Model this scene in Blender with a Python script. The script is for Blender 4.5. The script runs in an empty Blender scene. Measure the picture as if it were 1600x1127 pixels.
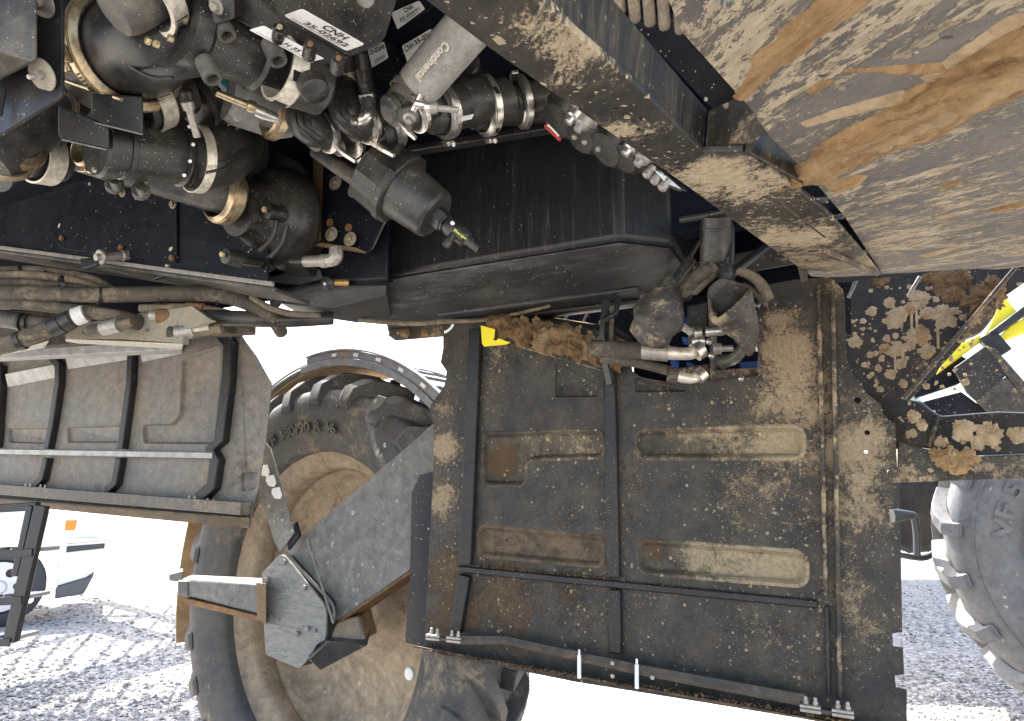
import bpy, bmesh, math, random
from mathutils import Vector as V, Matrix, noise
R = math.radians
rng = random.Random(11)
C = bpy.context.scene.collection
SC = bpy.context.scene

# ------------------------------------------------------------ camera, sky, sun, exposure
CAM_Z = 1.38; PITCH = R(11.0); FOC = 1100.0
cd = bpy.data.cameras.new('camera'); cam = bpy.data.objects.new('camera', cd); C.objects.link(cam)
cam.location = (0, 0, CAM_Z); cam.rotation_euler = (R(90) + PITCH, 0, 0)
cd.sensor_width = 36; cd.lens = 36 * FOC / 1600; cd.clip_start = 0.02; cd.clip_end = 3000
SC.camera = cam
SUN_EL = R(56); SUN_DIR = V((-0.50, 0.86, 0)).normalized()      # horizontal direction towards the sun
w = bpy.data.worlds.new('World'); SC.world = w; w.use_nodes = True
wn = w.node_tree; wn.nodes.clear()
sky = wn.nodes.new('ShaderNodeTexSky'); sky.sky_type = 'NISHITA'; sky.sun_disc = False
sky.sun_elevation = SUN_EL; sky.sun_rotation = math.atan2(SUN_DIR.x, SUN_DIR.y); sky.air_density = 1.0; sky.dust_density = 3.5; sky.ozone_density = 0.4
bgn = wn.nodes.new('ShaderNodeBackground'); bgn.inputs['Strength'].default_value = 0.15
wo = wn.nodes.new('ShaderNodeOutputWorld')
wn.links.new(sky.outputs[0], bgn.inputs[0]); wn.links.new(bgn.outputs[0], wo.inputs[0])
sd = bpy.data.lights.new('sun', 'SUN'); sd.energy = 5.0; sd.angle = R(0.5); sd.color = (1.0, 0.95, 0.87)
so = bpy.data.objects.new('sun', sd); C.objects.link(so); so.location = (0, 0, 12)
sv = (SUN_DIR * math.cos(SUN_EL) + V((0, 0, math.sin(SUN_EL))))
so.rotation_euler = sv.to_track_quat('Z', 'Y').to_euler()
SC.view_settings.view_transform = 'Standard'; SC.view_settings.look = 'None'
SC.view_settings.exposure = 2.3; SC.view_settings.gamma = 1.0; SC.view_settings.use_curve_mapping = False
SC.cycles.max_bounces = 8; SC.cycles.diffuse_bounces = 5; SC.cycles.glossy_bounces = 4
SC.cycles.use_denoising = True

# ------------------------------------------------------------ sight lines and frames
CP, SP = math.cos(PITCH), math.sin(PITCH)
CAMP = V((0, 0, CAM_Z))
def ray(px, py):
    a = (px - 800) / FOC; b = (563.5 - py) / FOC
    return V((a, CP - b * SP, SP + b * CP))
def at(px, py, Y):
    d = ray(px, py); return CAMP + d * (Y / d.y)
def sz(px, py, Y):                      # metres per photo pixel there
    return Y / ray(px, py).y / FOC
def axv(px, py, ang, tilt):             # a direction: angle in the picture, tilted towards the viewer
    v = ray(px, py).normalized(); r = V((1, 0, 0)); r = (r - v * r.dot(v)).normalized(); u = r.cross(v)
    a, t = R(ang), R(tilt)
    return ((r * math.cos(a) + u * math.sin(a)) * math.cos(t) - v * math.sin(t)).normalized()
class Fr:
    def __init__(s, o, x=V((1, 0, 0)), y=V((0, 1, 0)), z=V((0, 0, 1))):
        s.o, s.x, s.y, s.z = o, x, y, z
        s.M = Matrix(((x.x, y.x, z.x, o.x), (x.y, y.y, z.y, o.y), (x.z, y.z, z.z, o.z), (0, 0, 0, 1)))
        s.Mi = s.M.inverted(); s.R3 = s.Mi.to_3x3()
    def w(s, x, y, z): return s.o + s.x * x + s.y * y + s.z * z
    def hit(s, px, py, off=0.0, ax=1):
        o = s.Mi @ CAMP; d = s.R3 @ ray(px, py); t = (off - o[ax]) / d[ax]
        return o + d * t
    def W(s, px, py, off=0.0, ax=1): return s.M @ s.hit(px, py, off, ax)
    def pts(s, L, off=0.0, ax=1):
        r = [s.hit(p[0], p[1], off, ax) for p in L]
        return [(q.x, q.z) if ax == 1 else ((q.x, q.y) if ax == 2 else (q.y, q.z)) for q in r]
YAW = R(25.6)
UX = V((math.cos(YAW), -math.sin(YAW), 0)); UN = V((math.sin(YAW), math.cos(YAW), 0)); UZ = V((0, 0, 1))
def MF(px, py, Y): return Fr(at(px, py, Y), UX, UN, UZ)     # frame aligned with the machine

# ------------------------------------------------------------ meshes
class MB:
    def __init__(s): s.v = []; s.f = []
    def add(s, vs, fs):
        b = len(s.v); s.v += [V(p) for p in vs]; s.f += [[i + b for i in f] for f in fs]; return s
    def prism(s, P, vec):
        n = len(P); P = [V(p) for p in P]
        fs = [list(range(n))[::-1], list(range(n, 2 * n))] + [[i, (i + 1) % n, n + (i + 1) % n, n + i] for i in range(n)]
        return s.add(P + [p + vec for p in P], fs)
    def loft(s, A, B):
        n = len(A)
        fs = [list(range(n))[::-1], list(range(n, 2 * n))] + [[i, (i + 1) % n, n + (i + 1) % n, n + i] for i in range(n)]
        return s.add(list(A) + list(B), fs)
    def box(s, c, x, y, z):             # half-extent vectors
        return s.prism([c - x - y - z, c + x - y - z, c + x + y - z, c - x + y - z], z * 2)
    def bar(s, a, b, wd, ht, up=UZ):
        d = (b - a).normalized(); sd_ = d.cross(up).normalized(); u2 = sd_.cross(d)
        return s.box((a + b) / 2, (b - a) / 2, sd_ * (wd / 2), u2 * (ht / 2))
    def tube(s, P, r, n=14, cap=True):
        P = [V(p) for p in P]; m = len(P); rs = r if isinstance(r, (list, tuple)) else [r] * m
        vs, fs = [], []; t = (P[1] - P[0]).normalized()
        up = V((0, 0, 1)) if abs(t.z) < .9 else V((1, 0, 0)); a = t.cross(up).normalized()
        for i, p in enumerate(P):
            tt = ((P[min(i + 1, m - 1)] - P[max(i - 1, 0)])).normalized()
            a = (a - tt * a.dot(tt)).normalized(); b = tt.cross(a)
            for k in range(n):
                q = 2 * math.pi * k / n; vs.append(p + (a * math.cos(q) + b * math.sin(q)) * rs[i])
        for i in range(m - 1):
            for k in range(n):
                fs.append([i * n + k, i * n + (k + 1) % n, (i + 1) * n + (k + 1) % n, (i + 1) * n + k])
        if cap: fs += [list(range(n))[::-1], [(m - 1) * n + k for k in range(n)]]
        return s.add(vs, fs)
    def lathe(s, o, a, prof, n=32, ring=False, a0=0., a1=360., ref=None, cap=True):
        a = a.normalized()
        u = ref if ref is not None else (V((0, 0, 1)) if abs(a.z) < .95 else V((1, 0, 0)))
        u = (u - a * u.dot(a)).normalized(); w_ = a.cross(u)
        full = abs(a1 - a0) > 359.9; k = n if full else n + 1; m = len(prof); vs, fs = [], []
        for i in range(k):
            q = R(a0 + (a1 - a0) * i / n); d = u * math.cos(q) + w_ * math.sin(q)
            for h, r in prof: vs.append(o + a * h + d * r)
        for i in range(n):
            j = (i + 1) % k
            for e in range(m if ring else m - 1):
                g = (e + 1) % m; fs.append([i * m + e, j * m + e, j * m + g, i * m + g])
        if not ring and full and cap:
            fs += [[i * m for i in range(k)], [i * m + m - 1 for i in range(k)][::-1]]
        if ring and not full:
            fs += [[e for e in range(m)], [(k - 1) * m + e for e in range(m)][::-1]]
        return s.add(vs, fs)
PM = {}                                  # world matrices of parents
def ob(name, mb, mat, parent=None, bev=0.0, sharp=38, label=None, kind=None, seg=2):
    M = PM.get(parent.name) if parent else None
    if M is None: M = Matrix.Identity(4)
    Mi = M.inverted()
    me = bpy.data.meshes.new(name); me.from_pydata([Mi @ p for p in mb.v], [], mb.f)
    bm = bmesh.new(); bm.from_mesh(me); bmesh.ops.recalc_face_normals(bm, faces=bm.faces); bm.to_mesh(me); bm.free()
    for p in me.polygons: p.use_smooth = True
    me.set_sharp_from_angle(angle=R(sharp)); me.materials.append(mat)
    o = bpy.data.objects.new(name, me); C.objects.link(o)
    if parent: o.parent = parent; PM[o.name] = M
    if bev:
        b = o.modifiers.new('edge', 'BEVEL'); b.width = bev; b.segments = seg; b.limit_method = 'ANGLE'; b.angle_limit = R(35)
    if label: o['label'] = label
    if kind: o['kind'] = kind
    return o
def thing(name, label, cat, fr, group=None):
    o = bpy.data.objects.new(name, None); C.objects.link(o); o.empty_display_size = .05
    if not isinstance(fr, Fr): fr = Fr(V(fr))
    o.matrix_world = fr.M; PM[o.name] = fr.M
    o['label'] = label; o['category'] = cat
    if group: o['group'] = group
    return o
def tag(o, label, cat, group=None):
    o['label'] = label; o['category'] = cat
    if group: o['group'] = group
    return o
def spline(P, k=8):                      # Catmull-Rom through points (vectors of any length)
    P = [tuple(p) for p in P]; out = []
    for i in range(len(P) - 1):
        a, b, c, d = P[max(i - 1, 0)], P[i], P[i + 1], P[min(i + 2, len(P) - 1)]
        for j in range(k):
            t = j / k
            out.append(tuple(.5 * (2 * b[e] + (c[e] - a[e]) * t + (2 * a[e] - 5 * b[e] + 4 * c[e] - d[e]) * t * t + (3 * b[e] - a[e] - 3 * c[e] + d[e]) * t ** 3) for e in range(len(b))))
    return out + [P[-1]]
def pipe(name, L, mat, parent, k=8, n=18, cap=True, **kw):     # L: (px, py, Y, radius px)
    S_ = spline(L, k) if k > 1 else L
    mb = MB().tube([at(p[0], p[1], p[2]) for p in S_], [p[3] * sz(p[0], p[1], p[2]) for p in S_], n, cap)
    return ob(name, mb, mat, parent, **kw)
def turn(name, px, py, Y, ang, tilt, prof, mat, parent, n=32, ring=False, **kw):   # profile in photo pixels
    s_ = sz(px, py, Y)
    return ob(name, MB().lathe(at(px, py, Y), axv(px, py, ang, tilt), [(h * s_, max(r, .02) * s_) for h, r in prof], n, ring), mat, parent, **kw)
def roundp(P, r, k=4):                   # round the corners of a 2D outline
    out = []; n = len(P)
    for i in range(n):
        a, b, c = V(P[i - 1]), V(P[i]), V(P[(i + 1) % n])
        rr = min(r, (a - b).length * .45, (c - b).length * .45)
        p, q = b + (a - b).normalized() * rr, b + (c - b).normalized() * rr
        for j in range(k + 1):
            t = j / k; out.append(tuple(p * (1 - t) ** 2 + b * 2 * t * (1 - t) + q * t * t))
    return out
def flat(outline, holes, th, bev=0.0):   # filled outline with holes -> (verts, faces) in x, z with y through the thickness
    cu = bpy.data.curves.new('tmp', 'CURVE'); cu.dimensions = '2D'; cu.fill_mode = 'BOTH'
    cu.extrude = max(th / 2 - bev, 0); cu.bevel_depth = bev; cu.bevel_resolution = 1; cu.offset = -bev
    for P in [outline] + list(holes):
        sp = cu.splines.new('POLY'); sp.points.add(len(P) - 1); sp.use_cyclic_u = True
        for q, p in zip(sp.points, P): q.co = (p[0], p[1], 0, 1)
    o = bpy.data.objects.new('tmp', cu); me = o.to_mesh()
    vs = [(v.co.x, v.co.z, v.co.y) for v in me.vertices]; fs = [list(p.vertices) for p in me.polygons]
    o.to_mesh_clear(); bpy.data.objects.remove(o); bpy.data.curves.remove(cu)
    return vs, fs
def plate(name, fr, outline, holes, y0, y1, mat, parent, bev=.0012, ax=1, **kw):
    vs, fs = flat(outline, holes, abs(y1 - y0), bev); c = (y0 + y1) / 2
    if ax == 1: W = [fr.w(x, c + y, z) for x, y, z in vs]
    elif ax == 2: W = [fr.w(x, z, c + y) for x, y, z in vs]
    else: W = [fr.w(c + y, x, z) for x, y, z in vs]
    return ob(name, MB().add(W, fs), mat, parent, **kw)
def text_flat(body):
    cu = bpy.data.curves.new('tmp', 'FONT'); cu.body = body; cu.resolution_u = 3; cu.offset = .03
    o = bpy.data.objects.new('tmp', cu); me = o.to_mesh()
    vs = [(v.co.x, v.co.y) for v in me.vertices]; fs = [list(p.vertices) for p in me.polygons]
    o.to_mesh_clear(); bpy.data.objects.remove(o); bpy.data.curves.remove(cu)
    x0, x1 = min(v[0] for v in vs), max(v[0] for v in vs); y0, y1 = min(v[1] for v in vs), max(v[1] for v in vs)
    return [((x - x0) / (x1 - x0), (y - y0) / (y1 - y0)) for x, y in vs], fs
def bil(Q, u, v): return (Q[0] * (1 - u) + Q[1] * u) * (1 - v) + (Q[3] * (1 - u) + Q[2] * u) * v
def printq(name, Q, body, u0, u1, v0, v1, mat, parent, lift=.0006):
    vs, fs = text_flat(body); nrm = (Q[1] - Q[0]).cross(Q[3] - Q[0]).normalized()
    if nrm.dot(CAMP - Q[0]) < 0: nrm = -nrm
    return ob(name, MB().add([bil(Q, u0 + (u1 - u0) * a, v0 + (v1 - v0) * b) + nrm * lift for a, b in vs], fs), mat, parent)
def stripes(name, Q, L, mat, parent, lift=.0006):       # print lines and barcode bars on a label, one flat print
    mb = MB(); nrm = (Q[1] - Q[0]).cross(Q[3] - Q[0]).normalized()
    if nrm.dot(CAMP - Q[0]) < 0: nrm = -nrm
    for u0, u1, v0, v1 in L: mb.add([bil(Q, a, b) + nrm * lift for a, b in ((u0, v0), (u1, v0), (u1, v1), (u0, v1))], [[0, 1, 2, 3]])
    return ob(name, mb, mat, parent, kind='stuff')
def sticker(name, Q, mat, parent, r=.12):
    asp = (Q[1] - Q[0]).length / (Q[3] - Q[0]).length
    P = roundp([(0, 0), (asp, 0), (asp, 1), (0, 1)], r)
    nrm = (Q[1] - Q[0]).cross(Q[3] - Q[0]).normalized()
    if nrm.dot(CAMP - Q[0]) < 0: nrm = -nrm
    return ob(name, MB().prism([bil(Q, x / asp, y) for x, y in P], -nrm * .0006), mat, parent)
def bolt(parent, p, a, r, mat, wmat=None, wr=1.9, hh=.9, name='bolt'):   # hex head on a washer, axis a towards the viewer
    a = a.normalized(); rr = rng.random() * 60
    o = ob(name, MB().lathe(p, a, [(r * .25, r * .02), (r * .25, r), (r * (.1 + hh), r), (r * (.25 + hh), r * .85), (r * (.25 + hh), r * .02)], 6, a0=rr, a1=rr + 360), mat, parent, sharp=25)
    if wmat: ob('washer', MB().lathe(p, a, [(-r * .1, r * .02), (-r * .1, r * wr), (r * .18, r * wr), (r * .24, r * wr * .94), (r * .24, r * .02)], 24), wmat, o)
    return o
def clamp(parent, px, py, Y, r, ang, tilt, wd, mat, hang=None, slots=None, t=2.0, lip=True, screw=1.0, dark=None, mat2=None):
    s_ = sz(px, py, Y); c = at(px, py, Y); a = axv(px, py, ang, tilt); r, wd, t = r * s_, wd * s_, t * s_
    if lip: prof = [(-wd * .55, r * .90), (-wd * .60, r * .93), (-wd * .45, r), (-wd * .38, r + t), (wd * .38, r + t), (wd * .45, r), (wd * .60, r * .93), (wd * .55, r * .90), (wd * .3, r * .96), (-wd * .3, r * .96)]
    else: prof = [(-wd * .5, r), (-wd * .5, r + t), (wd * .5, r + t), (wd * .5, r)]
    rt = axv(px, py, 0, 0); rt = (rt - a * rt.dot(a)).normalized()
    o = ob('hose_clamp', MB().lathe(c, a, prof, 48, True), mat, parent)
    if lip: ob('band', MB().lathe(c, a, [(-wd * .26, r + t), (-wd * .26, r + t * 1.7), (wd * .26, r + t * 1.7), (wd * .26, r + t)], 48, True), mat2 or mat, o)
    def dirat(q):                        # q: angle in the picture around the ring's centre
        d = axv(px, py, q, 0); d = (d - a * d.dot(a)).normalized(); return d
    if hang is not None:
        d = dirat(hang); tg = a.cross(d)
        k = r + t * 3.4; L = .012 * screw; hh = .0048 * screw
        ob('screw_housing', MB().box(c + d * k, tg * L, d * hh, a * min(wd * .5, .009 * screw)), mat, o, bev=.002, seg=3)
        ob('screw', MB().lathe(c + d * (k + .001), tg, [(L, .0002), (L, .0042 * screw), (L * 1.35, .0042 * screw), (L * 1.4, .0056 * screw), (L * 1.85, .0056 * screw), (L * 1.9, .0048 * screw), (L * 1.9, .0002)], 12), mat, o)
    if slots:
        q0, q1, n = slots; mb = MB(); rr_ = r + (t * 1.75 if lip else t * 1.02)
        for i in range(n):
            d = dirat(q0 + (q1 - q0) * i / max(n - 1, 1)); tg = a.cross(d).normalized(); p = c + d * rr_
            gap = R(abs(q1 - q0)) * r / n * .22
            mb.box(p, (tg + a * .25).normalized() * gap, a * wd * (.18 if lip else .36), d * t * .08)
        ob('slot_row', mb, dark, o, kind='stuff')
    return o
def heightfield(name, fr, x0, x1, y0, y1, nx, ny, fn, mat, parent, ax=1, sgn=-1, label=None):
    """Lumps standing proud of a plate: only cells with something in them; edges dip just under the plate."""
    H = [[fn(x0 + (x1 - x0) * i / nx, y0 + (y1 - y0) * j / ny) for i in range(nx + 1)] for j in range(ny + 1)]
    idx = {}; vs = []; fs = []
    def vid(i, j):
        if (i, j) not in idx:
            h = max(H[j][i], -.0008) * sgn; x = x0 + (x1 - x0) * i / nx; y = y0 + (y1 - y0) * j / ny
            idx[(i, j)] = len(vs); vs.append(fr.w(x, h, y) if ax == 1 else fr.w(x, y, h))
        return idx[(i, j)]
    for j in range(ny):
        for i in range(nx):
            if max(H[j][i], H[j][i + 1], H[j + 1][i], H[j + 1][i + 1]) > 0:
                fs.append([vid(i, j), vid(i + 1, j), vid(i + 1, j + 1), vid(i, j + 1)])
    return ob(name, MB().add(vs, fs), mat, parent, sharp=180, kind="stuff", label=label)
def pocket(name, fr, outline, y, depth, mat, parent, fil=.01, **kw):   # pressed recess: rounded walls down to a floor
    def inset(P, d):
        n = len(P); out = []
        A = sum(P[i - 1][0] * P[i][1] - P[i][0] * P[i - 1][1] for i in range(n)); s_ = 1 if A > 0 else -1
        for i in range(n):
            a, b, c = V(P[i - 1]), V(P[i]), V(P[(i + 1) % n])
            e1 = (b - a); e2 = (c - b); nn = V((-(e1.y + e2.y), e1.x + e2.x)) * s_
            if nn.length > 1e-9: nn.normalize()
            out.append(tuple(b + nn * d))
        return out
    n = len(outline); vs, fs = [], []
    bd = fil * .55
    st = [(-bd * 2.4, -.0006), (-bd * 1.9, -bd * .45), (-bd * 1.2, -bd * .75), (-bd * .5, -bd * .5), (0.0, 0.0), (fil * .3, depth * .12), (fil * .62, depth * .5), (fil * .9, depth * .86), (fil * 1.5, depth)]
    for d, h in st:
        P = inset(outline, d) if d else outline
        vs += [fr.w(p[0], y + h, p[1]) for p in P]
    for k in range(len(st) - 1):
        for i in range(n): fs.append([k * n + i, k * n + (i + 1) % n, (k + 1) * n + (i + 1) % n, (k + 1) * n + i])
    fs.append([(len(st) - 1) * n + i for i in range(n)])
    return ob(name, MB().add(vs, fs), mat, parent, sharp=60, **kw)
def copy_tree(o, parent=None):
    c = o.copy(); C.objects.link(c); c.parent = parent
    for ch in [x for x in C.objects if x.parent == o]: copy_tree(ch, c)
    return c
# ------------------------------------------------------------ materials
class NT:
    def __init__(s, name):
        s.m = bpy.data.materials.new(name); s.m.use_nodes = True; s.t = s.m.node_tree; s.t.nodes.clear()
        s.co = s.n('ShaderNodeTexCoord').outputs['Object']
    def n(s, ty, ins=None, **kw):
        nd = s.t.nodes.new(ty)
        for k, v in kw.items(): setattr(nd, k, v)
        for k, v in (ins or {}).items():
            if hasattr(v, 'is_output'): s.t.links.new(v, nd.inputs[k])
            else: nd.inputs[k].default_value = v
        return nd
    def math(s, op, a, b=0.0, cl=False):
        nd = s.n('ShaderNodeMath', {0: a, 1: b}, operation=op); nd.use_clamp = cl; return nd.outputs[0]
    def mapr(s, v, a, b, c=0.0, d=1.0):
        return s.n('ShaderNodeMapRange', {'Value': v, 'From Min': a, 'From Max': b, 'To Min': c, 'To Max': d}, interpolation_type='SMOOTHSTEP').outputs[0]
    def noise(s, co, sc, det=6, ro=.6, dist=0.0):
        return s.n('ShaderNodeTexNoise', {'Vector': co, 'Scale': sc, 'Detail': det, 'Roughness': ro, 'Distortion': dist}).outputs['Fac']
    def map(s, co, scale=(1, 1, 1), rot=(0, 0, 0), loc=(0, 0, 0)):
        return s.n('ShaderNodeMapping', {'Vector': co, 'Scale': scale, 'Rotation': rot, 'Location': loc}).outputs[0]
    def mix(s, f, a, b):
        nd = s.n('ShaderNodeMix', data_type='RGBA'); nd.clamp_factor = True
        for k, v in (('Factor', f), ('A', a), ('B', b)):
            i = [x for x in nd.inputs if x.name == k and (x.type == 'RGBA' or k == 'Factor' and x.type == 'VALUE')][0]
            if hasattr(v, 'is_output'): s.t.links.new(v, i)
            else: i.default_value = (tuple(v) + (1,)) if k != 'Factor' else v
        return [x for x in nd.outputs if x.type == 'RGBA'][0]
    def out(s, col, rough, metal=0.0, bump=None, bs=.4, bd=.002, spec=.5, coat=0.0):
        b = s.n('ShaderNodeBsdfPrincipled', {'Roughness': rough, 'Metallic': metal, 'Specular IOR Level': spec, 'Coat Weight': coat})
        if hasattr(col, 'is_output'): s.t.links.new(col, b.inputs['Base Color'])
        else: b.inputs['Base Color'].default_value = tuple(col) + (1,)
        if bump is not None:
            nb = s.n('ShaderNodeBump', {'Height': bump, 'Strength': bs, 'Distance': bd}); s.t.links.new(nb.outputs[0], b.inputs['Normal'])
        o = s.n('ShaderNodeOutputMaterial'); s.t.links.new(b.outputs[0], o.inputs[0]); return s.m
TAN = (.40, .31, .20); PALE = (.50, .44, .34); ORANGE = (.42, .24, .10); BROWN = (.14, .09, .055)
def sca(c, k): return tuple(x * k for x in c)
def grime(name, base, rough=.42, metal=0.0, dust=PALE, amt=.25, sc=7.0, st=(1, 1, 1), rot=(0, 0, 0), film=0.074, splat=0.0, spsc=40.0,
          dust2=TAN, amt2=0.0, bump=.35, soft=.10, var=.35, spec=.32, specks=0.060, spk=391.0, off=(0, 0, 0), blobs=(), spst=(1, 1, 1), nr=.70, grain=.10, bd=.0025, blobs2=()):
    """Paint, plastic or metal under a film of road dust, dried splashes and thin runs."""
    t = NT(name); co = t.map(t.co, (1, 1, 1), rot, off)
    cs = t.map(co, st)
    wob = t.noise(co, 30, 3, .6)
    a = t.noise(cs, sc, 11, nr, .4); b = t.noise(cs, sc * 4.3, 7, .74, .2); big = t.noise(co, sc * .28, 3, .5)
    m = t.math('ADD', t.math('MULTIPLY', a, .5), t.math('ADD', t.math('MULTIPLY', b, .3), t.math('MULTIPLY', big, .2)))
    fine = t.math('SUBTRACT', t.noise(cs, sc * 15, 4, .8), .5)
    m = t.math('ADD', m, t.math('MULTIPLY', fine, grain))
    bs_ = None
    for c_, r_, s_ in blobs:
        dn = t.n('ShaderNodeVectorMath', {0: t.co, 1: c_}, operation='DISTANCE').outputs['Value']
        kb = t.math('MULTIPLY', t.mapr(dn, r_, 0.0), s_); bs_ = kb if bs_ is None else t.math('ADD', bs_, kb)
    if bs_ is not None: m = t.math('ADD', m, bs_)
    th = .5 + (.5 - amt) * .36
    mask = t.mapr(m, th - soft * .5, th + soft * .5)
    flm = t.math('MULTIPLY', t.mapr(t.noise(cs, sc * .8, 6, .7), .3, .75), film)
    base2 = t.mix(t.mapr(b, .25, .75), sca(base, 1 - var), sca(base, 1 + var))
    d1 = t.mix(t.mapr(t.noise(cs, sc * 7, 5, .7), .3, .7), sca(dust, .72), sca(dust, 1.15))
    col = t.mix(flm, base2, d1)
    col = t.mix(t.math('MULTIPLY', mask, .92), col, d1)
    tot = t.math('ADD', mask, flm, True)
    if amt2:
        m2 = t.math('ADD', t.math('MULTIPLY', t.noise(cs, sc * .6, 8, .7, .3), .6), t.math('MULTIPLY', t.noise(co, sc * 5, 5, .7), .4))
        m2 = t.math('ADD', m2, t.math('MULTIPLY', fine, grain))
        for c_, r_, s_ in blobs2:
            dn = t.n('ShaderNodeVectorMath', {0: t.co, 1: c_}, operation='DISTANCE').outputs['Value']
            m2 = t.math('ADD', m2, t.math('MULTIPLY', t.mapr(dn, r_, 0.0), s_))
        th2 = .5 + (.5 - amt2) * .36; k2 = t.mapr(m2, th2 - soft * .4, th2 + soft * .4)
        col = t.mix(t.math('MULTIPLY', k2, .9), col, t.mix(wob, sca(dust2, .65), sca(dust2, 1.2))); tot = t.math('ADD', tot, k2, True)
    hgt = t.math('ADD', t.math('MULTIPLY', tot, .6), t.math('MULTIPLY', b, .4))
    for kk, (cov, s2) in enumerate(((splat, spsc), (specks, spk))):
        if not cov: continue
        cw = t.n('ShaderNodeVectorMath', {0: t.map(co, spst if kk == 0 else (1, 1, 1), (0, 0, 0), (kk * 3.3, 0, 0)), 1: t.n('ShaderNodeVectorMath', {0: t.n('ShaderNodeTexNoise', {'Vector': co, 'Scale': s2 * 1.3}).outputs['Color'], 'Scale': .8 / s2}, operation='SCALE').outputs[0]}, operation='ADD').outputs[0]
        vo = t.n('ShaderNodeTexVoronoi', {'Vector': cw, 'Scale': s2, 'Randomness': 1.0})
        sp = t.n('ShaderNodeSeparateColor', {0: vo.outputs['Color']})
        rad = t.math('MULTIPLY', t.math('POWER', sp.outputs[0], 3.0), .5)
        dens = t.math('MULTIPLY', t.mapr(big, .3, .7, .2, 1.6), cov)
        if bs_ is not None: dens = t.math('ADD', dens, t.math('MULTIPLY', bs_, 4.0))
        on = t.math('LESS_THAN', sp.outputs[1], dens)
        k = t.math('MULTIPLY', on, t.mapr(t.math('SUBTRACT', rad, vo.outputs['Distance']), 0, .06))
        col = t.mix(t.math('MULTIPLY', k, .9), col, t.mix(sp.outputs[2], sca(dust, .7), sca(dust, 1.25)))
        tot = t.math('ADD', tot, k, True); hgt = t.math('ADD', hgt, t.math('MULTIPLY', k, .7))
    ro = t.math('ADD', t.math('MULTIPLY', tot, .93 - rough), rough); ro = t.math('ADD', ro, t.math('MULTIPLY', t.math('SUBTRACT', b, .5), .25), True)
    me = t.math('MULTIPLY', t.math('SUBTRACT', 1.0, tot, True), metal) if metal else 0.0
    return t.out(col, ro, me, hgt, bump, bd, spec)
def plain(name, col, rough=.5, metal=0.0, var=.15, sc=60, bump=.1, spec=.5):
    t = NT(name); a = t.noise(t.co, sc, 5, .65)
    return t.out(t.mix(a, sca(col, 1 - var), sca(col, 1 + var)), t.math('ADD', t.math('MULTIPLY', a, .25), rough - .12, True), metal, a, bump, .001, spec)
def mudmat(name, c1, c2, sc=22.0, st=(1, 1, 1), bump=.8):
    t = NT(name); co = t.map(t.co, st)
    a = t.noise(co, sc, 10, .7, .6); b = t.noise(t.co, sc * 7, 5, .7); g = t.noise(co, sc * .3, 4, .6)
    col = t.mix(t.mapr(a, .3, .7), c1, c2); col = t.mix(t.math('MULTIPLY', t.mapr(b, .5, .8), .5), col, sca(c2, 1.25)); col = t.mix(t.mapr(g, .5, .75, 0, .45), col, (.46, .36, .23))
    return t.out(col, .93, 0, t.math('ADD', a, t.math('MULTIPLY', b, .4)), bump, .006, .15)
class M: pass
M.deck = plain('chassis_black', (.005, .007, .013), .8, var=.4, sc=9, spec=.12)
M.black = grime('black_paint', (0.0117, 0.0123, 0.0137), .30, spec=.42, amt=.10, film=0.062, specks=0.110)
M.navy = grime('dark_frame_paint', (.006, .0078, .0135), .40, spec=.16, amt=.02, film=0.022, specks=0.150, spk=204, splat=.035, spsc=70)
M.casting = grime('black_casting', (0.0110, 0.0110, 0.0116), .30, spec=.42, amt=.14, film=0.087, specks=0.175, sc=14, bump=.5)
M.poly = grime('black_poly', (0.0156, 0.0162, 0.0174), .30, spec=.42, amt=.10, film=0.099, specks=0.125, sc=10)
M.rubber = grime('black_rubber', (0.0132, 0.0132, 0.0138), .30, spec=.42, amt=.12, film=0.112, specks=0.100, sc=12)
M.greyed = grime('dusty_black_pipe', (0.0315, 0.0315, 0.0329), .42, amt=.14, film=0.240, specks=0.150, sc=9)
M.tank = grime('dusty_poly_tank', (.011, .011, .012), .38, dust=(.15, .145, .135), amt=.02, sc=5, st=(8, 8, .5), film=.035, specks=.12, spk=150, soft=.34, spec=.4)
M.tankunder = grime('tank_underside', (.026, .026, .027), .44, dust=(.21, .205, .195), amt=.08, sc=4.5, st=(.8, 3, 1), film=.16, specks=.2, spk=150, soft=.34, spec=.4)
M.panel = grime('guard_panel_paint', (.024, .025, .026), .52, dust=(.30, .235, .155), amt=.17, sc=5.0, film=0.124, splat=.30, spsc=75, specks=0.200, dust2=TAN, soft=.14)
M.panelr = grime('guard_panel_muddy', (.026, .026, .026), .55, dust=(.36, .28, .18), amt=.42, sc=9.0, film=0.174, splat=.8, spsc=70, specks=0.250, spk=221, soft=.08)
M.pocket = grime('pocket_dust', (.055, .048, .037), .7, dust=(.25, .20, .13), amt=.48, sc=7, film=.4, splat=.5, spsc=90, specks=.4, soft=.16)
M.pocketd = grime('pocket_brown', (.040, .032, .024), .7, dust=(.15, .11, .07), amt=.5, sc=8, film=0.400, splat=.6, spsc=120, specks=0.250)
M.panell = grime('left_panel_paint', (.150, .147, .138), .5, dust=(.32, .255, .18), amt=.26, sc=6, dust2=(.06, .042, .03), amt2=.14, grain=.2, film=0.360, splat=.25, spsc=95, specks=0.150, soft=.25)
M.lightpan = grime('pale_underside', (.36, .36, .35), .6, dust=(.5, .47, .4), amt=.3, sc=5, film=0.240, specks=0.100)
M.rib = grime('rib_black', (.012, .013, .016), .38, amt=.06, film=0.050, dust=TAN, specks=0.125)
M.beamgrey = grime('steel_beam_grey', (.22, .21, .19), .45, dust=(.32, .28, .22), amt=.3, sc=14, film=0.240, specks=0.150)
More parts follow.
